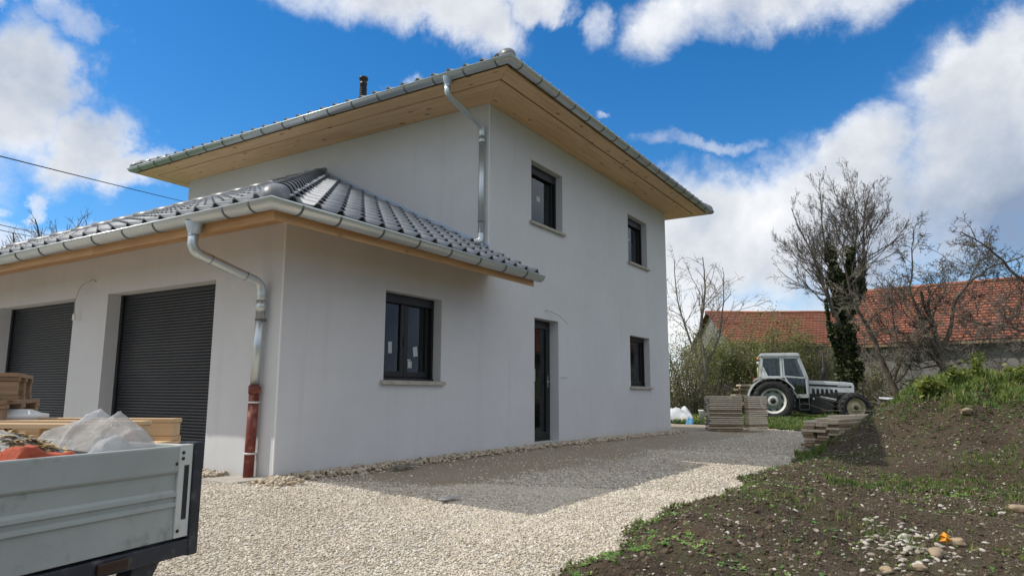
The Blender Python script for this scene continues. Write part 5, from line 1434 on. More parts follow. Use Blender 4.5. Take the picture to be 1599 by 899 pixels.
def tree(name, label, cat, loc, trunk, prm, seed, mt, mw, maxlev=3, group=None):
    """trunk: list of (points, r0, r1); branches sprout along them"""
    rnd = np.random.RandomState(seed); t = thing(name, label, cat, loc, 0, group)
    limbs = Twigs(); tw = Twigs(); tips = []
    for pts, r0, r1 in trunk:
        P = np.array(pts, float); m = 14; tt = np.linspace(0, len(P) - 1, m); Q = np.stack([np.interp(tt, np.arange(len(P)), P[:, i]) for i in range(3)], -1)
        Q[1:-1] += rnd.randn(m - 2, 3) * r0 * 0.22
        if Q[0, 2] < 0.1:
            limbs.line([Q[0] - [0, 0, .15], Q[0] + [0, 0, .25]], r0 * 1.5, r0 * 1.02, 10)
        limbs.line(Q, r0, r1, 9)
        for c in range(prm['first']):
            u = rnd.uniform(prm.get('t0', 0.35), 1.0); q = u * (m - 1); i0 = min(int(q), m - 2); pp = Q[i0] + (Q[i0 + 1] - Q[i0]) * (q - i0)
            base = Q[i0 + 1] - Q[i0]; base /= np.linalg.norm(base); o = np.cross(base, rnd.randn(3)); o /= np.linalg.norm(o); a = math.radians(rnd.uniform(*prm['fang']))
            rr_ = r0 + (r1 - r0) * u
            grow(tw, pp, base * math.cos(a) + o * math.sin(a), prm['L'] * rnd.uniform(0.65, 1.1) * (1.2 - 0.45 * u), rr_ * rnd.uniform(.22, .42), 1, rnd, prm, tips, maxlev, limbs)
        grow(tw, Q[-1], Q[-1] - Q[-2], prm['L'] * 0.9, r1, 1, rnd, prm, tips, maxlev, limbs)
    limbs.obj('trunk', mt, t); tw.obj('crown', mw, t)
    return t, tips, limbs

GZ = -0.12
def far(u_fwd, u_right, z=GZ):     # forward / right of the camera, metres
    p = Vector((CAMP.x, CAMP.y, 0)) + fw0 * u_fwd + Vector((rt.x, rt.y, 0)) * u_right
    return (p.x, p.y, z)

# tall ivy-clad tree behind the tractor
prm = dict(seg=0.45, wander=0.10, up=[0.05, 0.13, 0.10, 0.06], kids=[0, 8, 6, 4], **{'from': [0, .3, .2, .15]}, ang=[(0, 0), (20, 48), (25, 50), (25, 50)], len=[0, .46, .46, .45], rad=[0, .5, .55, .6], first=19, t0=0.40, fang=(20, 62), L=3.1, limb_lev=0, rmin=0.0065)
loc = far(31, 15.1)
R3 = np.array([rt.x, rt.y, 0]); F3 = np.array([fw0.x, fw0.y, 0])
def rl(r, f, z): return tuple(R3 * r + F3 * f + np.array([0, 0, z]))
trk = [([(0, 0, 0), rl(-.10, 0, 2.2), rl(-.20, .1, 4.4), rl(-.35, .1, 6.0), rl(-.75, .2, 7.4)], 0.33, 0.04),
       ([rl(-.20, .1, 4.2), rl(.25, 0, 5.6), rl(.45, -.2, 7.0), rl(.75, -.1, 7.8)], 0.16, 0.028),
       ([rl(-.1, 0, 4.0), rl(.9, .3, 5.6), rl(1.3, .4, 7.4)], 0.16, 0.06),
       ([rl(-.15, 0, 3.2), rl(-.9, -.3, 4.8), rl(-1.5, -.4, 6.2)], 0.12, 0.04)]
t1, tips, limb1 = tree('bare_tree', 'tall bare tree with its trunk and forks smothered in dark ivy, behind the tractor', 'tree', loc, trk, prm, 41, m_barkg, m_twigd, 4)
r_ = np.random.RandomState(3); pts = []
for seg, w, cnt in (([np.array((0, 0, 0.0)), np.array(rl(-.10, 0, 2.2)), np.array(rl(-.20, .1, 4.4)), np.array(rl(-.35, .1, 6.0)), np.array(rl(-.60, .2, 7.3))], 0.72, 12000),
                    ([np.array(rl(-.2, .1, 4.0)), np.array(rl(.25, 0, 5.6)), np.array(rl(.33, -.2, 7.0))], 0.42, 4200), ([np.array(rl(-.1, 0, 4.0)), np.array(rl(.9, .3, 5.5)), np.array(rl(1.2, .4, 6.6))], 0.38, 3200),
                    ([np.array(rl(-.1, 0, 1.4)), np.array(rl(-.9, -.2, 3.2)), np.array(rl(-1.1, -.3, 4.7))], 0.22, 900)):
    seg = np.array(seg); u = r_.rand(cnt) ** 0.9 * (len(seg) - 1); Q = np.stack([np.interp(u, np.arange(len(seg)), seg[:, i]) for i in range(3)], -1)
    clump = fbm(Q[:, 2] * 2.2 + 9, r_.rand(cnt) * 0.01 + w * 7, 5) * 1.2
    a = r_.rand(cnt) * 2 * math.pi; rad = w * (0.60 + 1.4 * clump) * np.sqrt(r_.rand(cnt)) * (1.15 - 0.55 * u / (len(seg) - 1))
    pts.append(Q + np.stack([np.cos(a) * rad, np.sin(a) * rad, r_.randn(cnt) * 0.1], -1))
t1.scale = (0.93, 0.93, 1.07)
ivy = leaves('ivy', np.concatenate(pts), 0.075, m_leafd, t1, 9, aspect=0.8)

# leaning bare tree with a crooked fork right of it
prm2 = dict(seg=0.35, wander=0.20, up=[0.02, 0.05, 0.04, 0.0], kids=[0, 7, 6, 5], **{'from': [0, .15, .15, .1]}, ang=[(0, 0), (25, 60), (30, 65), (30, 65)], len=[0, .55, .52, .5], rad=[0, .55, .6, .7], first=9, t0=0.25, fang=(30, 75), L=2.5, limb_lev=1, rmin=0.009)
trk = [([(0, 0, 0), rl(-.25, 0, 1.3), rl(-.75, .1, 2.9), rl(-1.35, .1, 4.4), rl(-1.75, 0, 5.3)], 0.145, 0.05),
       ([rl(-.3, 0, 1.5), rl(.15, -.2, 2.6), rl(-.1, -.2, 3.8)], 0.08, 0.035)]
tree('bare_tree', 'bare tree with a single trunk leaning left beside the ivy tree', 'tree', far(29, 16.1), trk, prm2, 7, m_bark, m_twigp, 4)
prm3 = dict(prm2); prm3['L'] = 2.6; prm3['wander'] = 0.24
trk = [([(0, 0, 0), rl(.35, 0, .9), rl(.55, .1, 1.9), rl(.45, .1, 3.0)], 0.20, 0.12),
       ([rl(.45, .1, 2.8), rl(1.0, .1, 3.6), rl(1.25, .1, 4.8), rl(2.0, 0, 5.7), rl(3.0, 0, 6.3)], 0.10, 0.035),
       ([rl(.45, .1, 2.6), rl(-.1, 0, 3.6), rl(-.5, -.1, 4.7), rl(-.6, 0, 5.4)], 0.10, 0.035),
       ([rl(.55, .1, 2.0), rl(1.4, -.2, 2.4), rl(2.1, -.3, 3.2)], 0.06, 0.03)]
tree('bare_tree', 'low crooked bare tree forking widely in front of the red-tiled barn', 'tree', far(28, 16.9), trk, prm3, 19, m_bark, m_twigd, 4)
prm4 = dict(prm2); prm4['L'] = 2.3; prm4['first'] = 7
trk = [([(0, 0, 0), rl(.1, 0, 1.6), rl(-.35, 0, 3.0), rl(-1.2, 0, 4.4), rl(-1.9, 0, 5.0)], 0.14, 0.04), ([rl(-.1, 0, 2.3), rl(-1.4, 0, 3.0), rl(-2.4, 0, 3.2)], 0.07, 0.03)]
tree('bare_tree', 'bare tree reaching into the picture at the right edge before the barn roof', 'tree', far(22, 18.0), trk, prm4, 23, m_bark, m_twigd, 4)
# weeping pale tree by the corner of the house
prm5 = dict(seg=0.3, wander=0.12, up=[0.05, -0.06, -0.10, -0.10], kids=[0, 5, 4, 3], **{'from': [0, .25, .2, .1]}, ang=[(0, 0), (20, 45), (25, 50), (20, 40)], len=[0, .6, .5, .5], rad=[0, .5, .55, .7], first=8, t0=0.4, fang=(20, 50), L=2.3, limb_lev=1, rmin=0.008)
trk = [([(0, 0, 0), rl(.05, 0, 2.0), rl(-.1, 0, 3.6), rl(.1, 0, 5.0)], 0.11, 0.05), ([rl(0, 0, 1.8), rl(-.6, 0, 3.4), rl(-1.0, 0, 4.8)], 0.06, 0.03), ([rl(0, 0, 2.0), rl(.7, 0, 3.4), rl(.9, 0, 4.6)], 0.06, 0.03)]
tree('bare_tree', 'slender pale tree with drooping bare twigs by the far corner of the house', 'tree', far(30, 8.3), trk, prm5, 31, m_barkg, m_twigp, 3)

# spring-green shrubs behind the tractor: each its own stems, twigs and leaves
def shrub(label, loc, h, w, seed, mleaf, nl=1800, ns=22, leafsize=0.042, twm=m_twigp, group='shrubs of the hedge behind the tractor'):
    rnd = np.random.RandomState(seed); t = thing('shrub', label, 'shrub', loc, 0, group); tw = Twigs(); tips = []
    pr_ = dict(seg=0.35, wander=0.14, up=[0.05, 0.05, 0.03, 0.0], kids=[5, 5, 4, 0], **{'from': [.2, .2, .1]}, ang=[(18, 50), (20, 55), (25, 60)], len=[.45, .5, .5], rad=[.6, .65, .7], rmin=0.007)
    for i in range(ns):
        a = rnd.rand() * 6.28; q = rnd.rand() * w * 0.25
        grow(tw, (q * math.cos(a), q * math.sin(a), -.1), (math.cos(a) * rnd.uniform(.1, .55) * w / h, math.sin(a) * rnd.uniform(.1, .55) * w / h, 1), h * rnd.uniform(.6, 1.0), 0.03, 0, rnd, pr_, tips, 2)
    tw.obj('stems', twm or m_twigd, t)
    T = np.array([p for p, l in tips]); 
    if nl:
        idx = rnd.randint(0, len(T), nl); leaves('foliage', T[idx], leafsize, mleaf, t, seed + 1, (0.16, 0.16, 0.14))
    return t
SH = [(7.6, 30.0, 3.2, 2.4, m_leafo, 'dull olive shrub tight against the far corner of the house', 3600),
      (9.3, 33.0, 4.5, 3.0, m_leafg, 'leafy green shrub at the foot of the drooping pale tree', 6500),
      (10.5, 34.5, 4.6, 3.2, m_leafg, 'green shrub left of the tractor cab, before the low barn gable', 6500),
      (12.1, 34.0, 3.9, 2.8, m_leafo, 'olive shrub rising right behind the tractor cab roof', 6000),
      (13.5, 34.5, 4.5, 3.0, m_leafg, 'fresh green shrub against the red roof, behind the tractor bonnet', 6500),
      (15.0, 34.5, 4.0, 2.8, m_leafo, 'sparse olive shrub just left of the ivy-clad trunk', 4200),
      (17.0, 33.0, 2.6, 2.2, m_leafo, 'thin dull shrub in the shade between ivy tree and leaning tree', 2200)]
for i, (r0, f0_, h, w, ml, lb_, nl) in enumerate(SH):
    shrub(lb_, far(f0_, r0), h, w, 60 + i * 3, ml, nl)
for i, (r0, f0_, h, w, lb_) in enumerate([(18.6, 29.5, 1.5, 1.1, 'small bushy green shrub before the grey barn wall'), (22.4, 25, 2.2, 1.5, 'light green shrub cut by the right edge of the picture')]):
    shrub(lb_, far(f0_, r0), h, w, 90 + i, m_leafg, 1500, 8, 0.05, m_twigp, None)
# tangled undergrowth at the hedge foot
rnd = np.random.RandomState(77); tw = Twigs()
for i in range(950):
    r0 = rnd.uniform(6.2, 16.5); f0_ = rnd.uniform(29.5, 32.5); p = np.array(far(f0_, r0)); L = rnd.uniform(0.8, 2.3)
    d = np.array([rnd.randn() * .45, rnd.randn() * .45, 1]); q = p + d / np.linalg.norm(d) * L * .6; e = q + np.array([rnd.randn() * .5, rnd.randn() * .5, rnd.uniform(-.2, .5)]) * L * .5
    tw.line([p, q, e], 0.016, 0.006, 3)
o = tw.obj('undergrowth', m_twigd); tag(o, 'tangle of dark stems along the hedge foot', None, None, 'stuff')
P = np.array([far(rnd.uniform(29.3, 32), rnd.uniform(6.2, 17)) for i in range(7000)]); P[:, 2] += np.abs(rnd.randn(7000)) * 0.55
o = leaves('hedge_leaves', P, 0.055, m_leafo, None, 79); tag(o, 'dull leaves of the brambles along the hedge foot', None, None, 'stuff')
# brush pile between the tractor nose and the bank
br_o = thing('brush_pile', 'heap of cut pale branches between the tractor nose and the bank', 'brush pile', far(25.5, 14.6)); tw = Twigs()
for i in range(130):
    a = rnd.rand() * 6.28; L = rnd.uniform(.6, 2.6); p = np.array([rnd.randn() * .9, rnd.randn() * .9, rnd.uniform(0, .45)]); d = np.array([math.cos(a), math.sin(a), rnd.uniform(-.05, .45)])
    q = p + d * L * .5 + rnd.randn(3) * .06; e = p + d * L + rnd.randn(3) * .12; e[2] = max(e[2], 0.02); tw.line([p, q, e], rnd.uniform(.012, .03), 0.006, 4)
tw.obj('branches', m_twigp, br_o)
for (f0_, r0, L, an, z_, lb_) in ((24.5, 14.1, 2.6, 0.5, .45, 'long pale pole leaning out of the brush pile'), (31, 7.1, 2.0, -0.6, .1, 'bare fallen pole leaning at the hedge foot near the house corner')):
    p = Vector(far(f0_, r0)); e = p + Vector((rt.x, rt.y, 0)) * L * math.cos(an) + Vector((0, 0, abs(L * math.sin(an)) + z_))
    if an < 0: p, e = p + Vector((0, 0, 0)) , p - Vector((rt.x, rt.y, 0)) * L * .8 + Vector((0, 0, 1.1))
    o = MB().tube([p, p.lerp(e, .5) + Vector((.04, .05, .02)), e], [.05, .045, .03], 7).obj('pole', m_twigp); tag(o, lb_, 'pole')
# bare tree tops beyond the garage ridge
prm6 = dict(seg=0.5, wander=0.12, up=[0.05, 0.10, 0.08, 0.03], kids=[0, 5, 4, 3], **{'from': [0, .2, .15, .1]}, ang=[(0, 0), (20, 45), (25, 50), (25, 50)], len=[0, .5, .5, .5], rad=[0, .55, .6, .7], first=7, t0=0.5, fang=(20, 50), L=3.2, limb_lev=1, rmin=0.012)
for k, (u, hgt, lb_) in enumerate(((-32.0, 11.6, 'leftmost bare tree top showing over the garage roof'), (-30.2, 12.6, 'bare tree top second from the left over the garage roof'), (-28.3, 12.0, 'sparse bare tree top over the garage roof, nearest the house'))):
    trk = [([(0, 0, 0), rl(.2, 0, hgt * .4), rl(-.2, 0, hgt * .75)], 0.22, 0.08), ([rl(.2, 0, hgt * .4), rl(1.0, 0, hgt * .62), rl(1.2, 0, hgt * .78)], 0.12, 0.05)]
    tree('bare_tree', lb_, 'tree', far(45, u * 1.02), trk, prm6, 101 + k, m_bark, m_twigd, 3, 'bare trees beyond the garage')

# ------------------------------------------------------------------ barns
def barn(label, p0, p1, depth, ze, zr, hz, wallc=True, gable_left=True):
    """eave line from p0 to p1 (front, ground positions), ridge set back by depth"""
    p0 = Vector((*p0, 0)); p1 = Vector((*p1, 0)); d = (p1 - p0); L = d.length; d.normalize(); n_ = Vector((-d.y, d.x, 0))
    if n_.dot(fw0) < 0: n_ = -n_
    ang = math.atan2(d.y, d.x); t = thing('barn', label, 'barn', (p0.x, p0.y, GZ), ang)
    sg = 1 if Vector((-math.sin(ang), math.cos(ang), 0)).dot(n_) > 0 else -1
    D = depth * sg
    H = ze - GZ; Hr = zr - GZ
    w = MB(); oh = 0.45
    mb = MB(); mb.box((0, min(oh * sg, oh * sg + 0.3 * sg), 0), (L, max(oh * sg, oh * sg + 0.3 * sg), H + 0.25)); wl = mb.obj('wall', m_barnwall, t)
    for x in (0.0, L - 0.3):
        MB().prism([(oh * sg, 0), (2 * D - oh * sg, 0), (2 * D - oh * sg, H + .2), (D, Hr - 0.12), (oh * sg, H + .2)], 'x', x + 0.01, x + 0.29).obj('gable', m_barnwall, t)
    mb = MB(); mb.box((0, min(2 * D - oh * sg, 2 * D - (oh + .3) * sg), 0), (L, max(2 * D - oh * sg, 2 * D - (oh + .3) * sg), H + .25)); mb.obj('wall', m_barnwall, t)
    for k in range(6): # rafters' ends
        pass
    # roof slopes: their own frame so that the tile pattern follows the slope; every course is a real step
    sl_ = math.hypot(depth, Hr - H)
    for side in (0, 1):
        r = bpy.data.objects.new('roof', None); V = []; F = []
        nr = int(sl_ / 0.30) + 1
        for k in range(nr):
            a = k * 0.30; b = min(sl_, a + 0.31); b0 = len(V); nx = max(2, int(L / 1.2))
            sag = lambda x, y: 0.07 * math.sin(x * 0.55 + side) * math.sin(y * 1.1) + 0.03 * math.sin(x * 1.9 + y * 2)
            for (yy, zz) in ((a, 0.0), (a, 0.045), (b, 0.005)):
                for i in range(nx + 1):
                    x = -0.3 + (L + 0.6) * i / nx; V.append((x, yy, zz + sag(x, yy)))
            for row in (0, 1):
                for i in range(nx): F.append((b0 + row * (nx + 1) + i, b0 + row * (nx + 1) + i + 1, b0 + (row + 1) * (nx + 1) + i + 1, b0 + (row + 1) * (nx + 1) + i))
        me = bpy.data.meshes.new('roof'); me.from_pydata(V, [], F); me.materials.append(m_barnroof)
        r = link('roof', me, t)
        pitch = math.atan2(Hr - H, depth)
        if side == 0: Mx = Matrix.Translation((0, 0, H)) @ Matrix.Rotation(0 if sg > 0 else math.pi, 4, 'Z') @ Matrix.Rotation(pitch, 4, 'X')
        else: Mx = Matrix.Translation((0, 2 * D, H)) @ Matrix.Rotation(math.pi if sg > 0 else 0, 4, 'Z') @ Matrix.Rotation(pitch, 4, 'X')
        if (side == 0 and sg < 0) or (side == 1 and sg > 0): Mx = Matrix.Translation((L, 0, 0)) @ Mx
        r.matrix_basis = Mx
    MB().tube([(-0.35, D, Hr + 0.03), (L * .3, D, Hr + .0), (L * .6, D, Hr + .05), (L + 0.35, D, Hr + 0.03)], 0.11, 8).obj('ridge_tiles', mat('ridge_clay', rough=0.85, fn=f_vary((0.34, 0.13, 0.07), 0.3, 2, 8, 0.01)), t)
    MB().box((-0.25, min(0, 0.06 * sg) , H - 0.16), (L + 0.25, max(0, 0.06 * sg), H - 0.02)).obj('eave_board', m_darkwood, t)
    return t, L, sg, H
bR, L_, sg_, H_ = barn('long barn with a weathered red-orange tiled roof and grey cement wall, at the right', (38.4, -0.6), (34.2, -22.0), 5.4, 3.62, 7.30, 0)
# small square opening and a pier on the long wall
tt_ = 13.2
MB().box((7.9, 0.45 * sg_ - 0.03, 1.55), (8.25, 0.45 * sg_ + 0.02, 2.0)).obj('opening', m_engine, bR)
MB().box((13.6, 0.45 * sg_ - 0.22, 0), (14.1, 0.45 * sg_ - 0.002, 3.6)).obj('pier', m_barnwall, bR)
barn('lower barn with a faded red tiled roof half hidden by the green shrubs', (41.9, 6.0), (48.5, -4.4), 5.0, 4.2, 6.85, 0)

# ------------------------------------------------------------------ things on the grass
def at(f0_, r0, z): p = far(f0_, r0, z); return Vector(p)
wb = MB(); wb.lathe([(0.001, 0.0), (0.17, 0.0), (0.21, 0.42), (0.225, 0.43), (0.225, 0.46), (0.20, 0.46), (0.001, 0.44)], n=20)
o = wb.obj('white_bucket', m_white); o.location = at(23.0, 6.35, GZ + 0.03); tag(o, 'white plastic bucket upside down on the grass left of the square timber stack', 'bucket')
def blob_sheet(name, label, cat, loc, sx, sy, sz, m, seed, rz=0.0):
    n = 22; xs = np.linspace(-1, 1, n); X, Y = np.meshgrid(xs, xs)
    e = np.clip(1 - np.abs(X) ** 2.5, 0, 1) * np.clip(1 - np.abs(Y) ** 2.5, 0, 1)
    Z = (0.45 + 0.9 * (vnoise(X * 2 + seed, Y * 2, seed))) * e ** 0.4 + 0.18 * (1 - 2 * np.abs(vnoise(X * 5, Y * 5 + seed, seed + 1) - .5)) * e
    V = np.stack([X * sx, Y * sy, Z * sz], -1).reshape(-1, 3)
    i, j = np.meshgrid(np.arange(n - 1), np.arange(n - 1)); a = (j * n + i).ravel(); F = np.stack([a, a + 1, a + n + 1, a + n], -1)
    o = link(name, arr_mesh(name, V, F, m, smooth=False)); o.location = loc; o.rotation_euler = (0, 0, rz); tag(o, label, cat); return o
m_pvc = mat('white_sheet', rough=0.5, fn=f_vary((0.60, 0.62, 0.63), 0.1, 4, 20, 0.01))
blob_sheet('plastic_sheet', 'crumpled white plastic sheeting on the grass by the house corner', 'plastic sheet', at(24.2, 5.75, GZ + .03), 0.75, 0.5, 0.42, m_pvc, 4, 0.4)
blob_sheet('blue_sack', 'tiny blue bag lying before the white sheeting on the grass', 'bag', at(22.6, 5.75, GZ + .03), 0.15, 0.12, 0.2, mat('blue_bag', (0.10, 0.32, 0.55), 0.5), 12)
o = MB().box((-0.9, -0.3, 0), (0.9, 0.3, 0.05)).obj('panel', m_pvc, None, bevel=0.01); o.location = at(22.0, 12.6, 0.72); o.rotation_euler = (0.05, 0.03, math.atan2(rt.y, rt.x)); tag(o, 'flat white panel lying on the rubble behind the grassy bank', 'panel')
blob_sheet('dark_tarp', 'dark blue-grey tarpaulin heap behind the bank, right of the tractor nose', 'tarpaulin', at(25.5, 14.6, GZ), 1.0, 0.6, 0.8, mat('dark_tarp', (0.05, 0.07, 0.08), 0.6), 21, -0.9)
pb = thing('board_pile', 'dark weathered boards piled level behind the rear tractor wheel', 'board pile', at(28.5, 9.6, GZ), math.atan2(rt.y, rt.x))
for k, z_ in enumerate((0.9, 1.02, 1.25, 1.42)): MB().box((-0.7 + k * .12, -0.3, z_ - .1), (1.0 - k * .1, 0.3, z_ - .03)).obj('board', m_oldwood if k % 2 else m_darkwood, pb, bevel=0.01)
for x in (-0.5, 0.8): MB().box((x - .06, -.25, 0), (x + .06, .25, 0.8)).obj('trestle', m_darkwood, pb)
for x in (-0.3, 0.5): MB().box((x, -.1, 0.99), (x + .1, .1, 1.149)).obj('spacer', m_darkwood, pb); MB().box((x, -.1, 1.221), (x + .1, .1, 1.319)).obj('spacer', m_darkwood, pb)

# overhead wires
for a, b, sag, lb_ in (((1.24, 10.65, 5.84), (17.7, 26.5, 10.54), 0.06, 'single black overhead wire descending behind the house'), ((4.0, 17.56, 5.84), (19.9, 48.6, 12.15), .1, 'upper of the two thin wires low at the left edge'), ((4.01, 17.54, 5.68), (19.5, 49.3, 12.0), .1, 'lower of the two thin wires low at the left edge')):
    a = Vector(a); b = Vector(b); a2 = a + (a - b).normalized() * 12
    pts_ = [a2.lerp(b, t / 24) - Vector((0, 0, sag * 4 * (t / 24) * (1 - t / 24))) for t in range(25)]
    o = MB().tube(pts_, 0.013, 6).obj('overhead_wire', m_wire); tag(o, lb_, 'wire')

# ------------------------------------------------------------------ loose stones, soil, grass
def rock_proto(name, m, seed, sub=1, flat=0.7):
    bm = bmesh.new(); bmesh.ops.create_icosphere(bm, subdivisions=sub, radius=1.0); r = random.Random(seed)
    for v in bm.verts:
        n_ = mn.noise(v.co * 1.1 + Vector((seed * 3.1, 0, 0))); v.co *= 1 + 0.34 * n_ + r.uniform(-.05, .05)
        v.co.z *= flat; v.co.y *= 0.82
    me = bpy.data.meshes.new(name); bm.to_mesh(me); bm.free(); me.materials.append(m)
    me.polygons.foreach_set('use_smooth', [sub > 1] * len(me.polygons)); return me
def in_yard(x, y):
    wall = (x > -0.02) & (y > -0.02) & (x < XR + 0.02)
    slab = (x > -0.43) & (x < 0) & (y > 0.06) & (y < 0.66)
    return (~wall) & (~slab) & (edge_y(x) - y < 0.06) & (y < 9) & (x < 16.4)
def yard_z(x, y): return g_base(x, y) + 0.02 * fbm(x * 1.3, y * 1.3, 2) + 0.006 * fbm(x * 9, y * 9, 4)
r_ = np.random.RandomState(21)
def sample(n, x0, x1, y0, y1, keep):
    x = r_.uniform(x0, x1, n); y = r_.uniform(y0, y1, n); k = keep(x, y); return x[k], y[k]
def dist_cam(x, y): return np.hypot(x - CAMP.x, y - CAMP.y)
X = []; Y = []; Sz = []
for n, box, lim, (s0, s1) in ((330000, (-4.5, 4.5, -5.2, 1.4), (1.5, 7.5), (0.0045, 0.0125)), (120000, (-5.5, 9.0, -4.6, 2.0), (7.0, 12.5), (0.007, 0.016)), (42000, (-1, 16.4, -4.3, 3.5), (12, 26), (0.010, 0.020))):
    x, y = sample(n, *box, in_yard); dc = dist_cam(x, y)
    k = (dc > lim[0]) & (dc < lim[1]); x, y = x[k], y[k]
    # the muddy strip near the wall keeps only scattered stones
    m_ = fbm(x * 0.45, y * 1.6, 2) ; band = sstep(-2.05, -1.35, y + m_ * 1.4) * sstep(-0.2, 1.2, x)
    k = r_.rand(len(x)) > band * 0.93; x, y = x[k], y[k]
    X.append(x); Y.append(y); Sz.append(r_.uniform(s0, s1, len(x)) * np.where(r_.rand(len(x)) < 0.04, 1.5, 1.0))
X = np.concatenate(X); Y = np.concatenate(Y); Sz = np.concatenate(Sz) * 0.88
keep_ = r_.rand(len(X)) < np.clip(0.80 + 1.3 * fbm(X * 0.7 + 3, Y * 1.5, 12), 0.35, 1); X, Y, Sz = X[keep_], Y[keep_], Sz[keep_]; n = len(X)
P = np.stack([X, Y, yard_z(X, Y) + Sz * 0.35], -1)
rot = np.stack([r_.uniform(-.5, .5, n), r_.uniform(-.5, .5, n), r_.uniform(0, 6.28, n)], -1); scl = np.stack([Sz * r_.uniform(.85, 1.35, n), Sz * r_.uniform(.8, 1.1, n), Sz * r_.uniform(.6, 1.05, n)], -1)
tint = np.clip(r_.normal(0.56, 0.2, n) + 0.25 * fbm(X * 1.1, Y * 1.1, 6), 0, 1)
protos = [rock_proto('pebble_form', m_pebble, k, 1, .7) for k in range(4)]
scatter('gravel', protos, P, rot, scl, tint, 'pale crushed limestone gravel')
# coarser stones heaped along the foot of the walls
r_ = np.random.RandomState(33); n = 4200
t_ = r_.rand(n); onf = t_ < 0.80
x = np.where(onf, r_.uniform(-0.25, XR + .3, n) ** 1.0, -np.abs(r_.randn(n)) * 0.16 - 0.02); y = np.where(onf, -np.abs(r_.randn(n)) * 0.12 - 0.02, r_.uniform(-0.5, 3.0, n))
k = ~((x > -0.50) & (x < 0.02) & (y > 0.0) & (y < 0.72)) & ~((x > DR[0] - .02) & (x < DR[1] + .02) & (y > -.10)); x, y = x[k], y[k]; n = len(x)
dd = np.where(x < 0, -x, -y); dd = np.clip(np.minimum(dd, 0.5), 0, 1)
s_ = r_.uniform(0.011, 0.026, n); P = np.stack([x, y, yard_z(x, y) + 0.055 * np.clip(1 - dd / 0.4, 0, 1) * r_.uniform(.3, 1, n) + s_ * 0.4], -1)
scatter('wall_foot_stones', [rock_proto('cobble_form', m_pebble, 20 + k, 2, .75) for k in range(4)], P, np.stack([r_.uniform(-.6, .6, n), r_.uniform(-.6, .6, n), r_.uniform(0, 6.28, n)], -1),
        np.stack([s_ * r_.uniform(.9, 1.4, n), s_, s_ * r_.uniform(.7, 1, n)], -1), np.clip(r_.normal(0.30, 0.17, n), 0, 1), 'coarser rounded stones heaped along the foot of the walls')

# stones and clods on the dirt bank
def on_bank(x, y): return (edge_y(x) - y > 0.0)
def bank_z(x, y): return g_soil(x, y) + 0.012
def bank_pts(n, boxes):
    xs = []; ys = []
    for bx_, fr in boxes:
        x, y = sample(int(n * fr), *bx_, on_bank); xs.append(x); ys.append(y)
    return np.concatenate(xs), np.concatenate(ys)
near = (-3.5, 5.0, -8.5, -3.6); mid = (3.0, 14.0, -11.0, -3.4)
r_ = np.random.RandomState(44)
x, y = bank_pts(22000, ((near, .45), (mid, .7))); n = len(x); s_ = np.exp(r_.normal(-5.0, 0.45, n)); s_ = np.clip(s_, .003, .026)
patch = fbm(x * 0.8, y * 0.8, 15); k = r_.rand(n) < np.clip(0.45 + patch * 2.2, .06, 1); x, y, s_ = x[k], y[k], s_[k]; n = len(x)
scatter('bank_stones', [rock_proto('stone_form', m_pebbled, 40 + k, 2, .65) for k in range(4)], np.stack([x, y, bank_z(x, y) + s_ * .25], -1), np.stack([r_.uniform(-.6, .6, n), r_.uniform(-.6, .6, n), r_.uniform(0, 6.28, n)], -1),
        np.stack([s_ * r_.uniform(.9, 1.6, n), s_, s_ * r_.uniform(.6, 1, n)], -1), np.clip(r_.normal(0.68, 0.25, n), 0, 1), 'small stones strewn over the dirt bank')
x, y = bank_pts(42000, ((near, .6), (mid, .5))); n = len(x); s_ = np.clip(np.exp(r_.normal(-4.85, 0.45, n)), .003, .03)
scatter('soil_clods', [rock_proto('clod_form', m_clod, 60 + k, 2, .75) for k in range(4)], np.stack([x, y, bank_z(x, y) + s_ * .1], -1), np.stack([r_.uniform(-1, 1, n), r_.uniform(-1, 1, n), r_.uniform(0, 6.28, n)], -1),
        np.stack([s_, s_, s_ * .8], -1), r_.rand(n), 'crumbly brown soil clods on the bank')
# the pebbly patch in the trough and the single larger stones
r_ = np.random.RandomState(52); n = 230; x = 1.15 + r_.randn(n) * 0.42; y = -5.62 + r_.randn(n) * 0.20; s_ = r_.uniform(.008, .024, n)
scatter('pebble_patch', [rock_proto('river_form', m_pebbled, 80 + k, 2, .7) for k in range(3)], np.stack([x, y, bank_z(x, y) + s_ * .3], -1), np.stack([r_.uniform(-.4, .4, n), r_.uniform(-.4, .4, n), r_.uniform(0, 6.28, n)], -1),
        np.stack([s_ * 1.3, s_, s_ * .8], -1), np.clip(r_.normal(0.8, 0.15, n), 0, 1), 'patch of rounded pebbles in the bottom of the trough')
m_river = mat('river_stone', rough=0.65, fn=f_vary((0.33, 0.25, 0.16), 0.25, 7, 60, 0.003)); m_pale = mat('pale_stone', rough=0.7, fn=f_vary((0.56, 0.53, 0.47), 0.15, 9, 60, 0.003))
ST = [(0.989, -5.778, .062, 'river', 'long tan stone lying below the orange scrap'), (1.559, -5.899, .055, 'river', 'round brown stone just right of the orange scrap'), (1.46, -5.56, .040, 'pale', 'white stone standing upright left of the orange scrap'), (0.302, -5.519, .040, 'river', 'round tan stone at the bottom edge, leftmost of the larger ones'),
      (0.45, -5.699, .036, 'river', 'tan stone at the bottom edge right of the other round one'), (0.138, -5.401, .022, 'pale', 'small pale stone at the bottom edge of the bank'), (3.122, -6.404, .060, 'river', 'tan stone half buried at the right edge of the picture'), (7.062, -6.134, .085, 'river', 'reddish flat stone near the top of the grassy bank')]
def spot(x, y): return Vector((x, y, float(bank_z(x, y))))
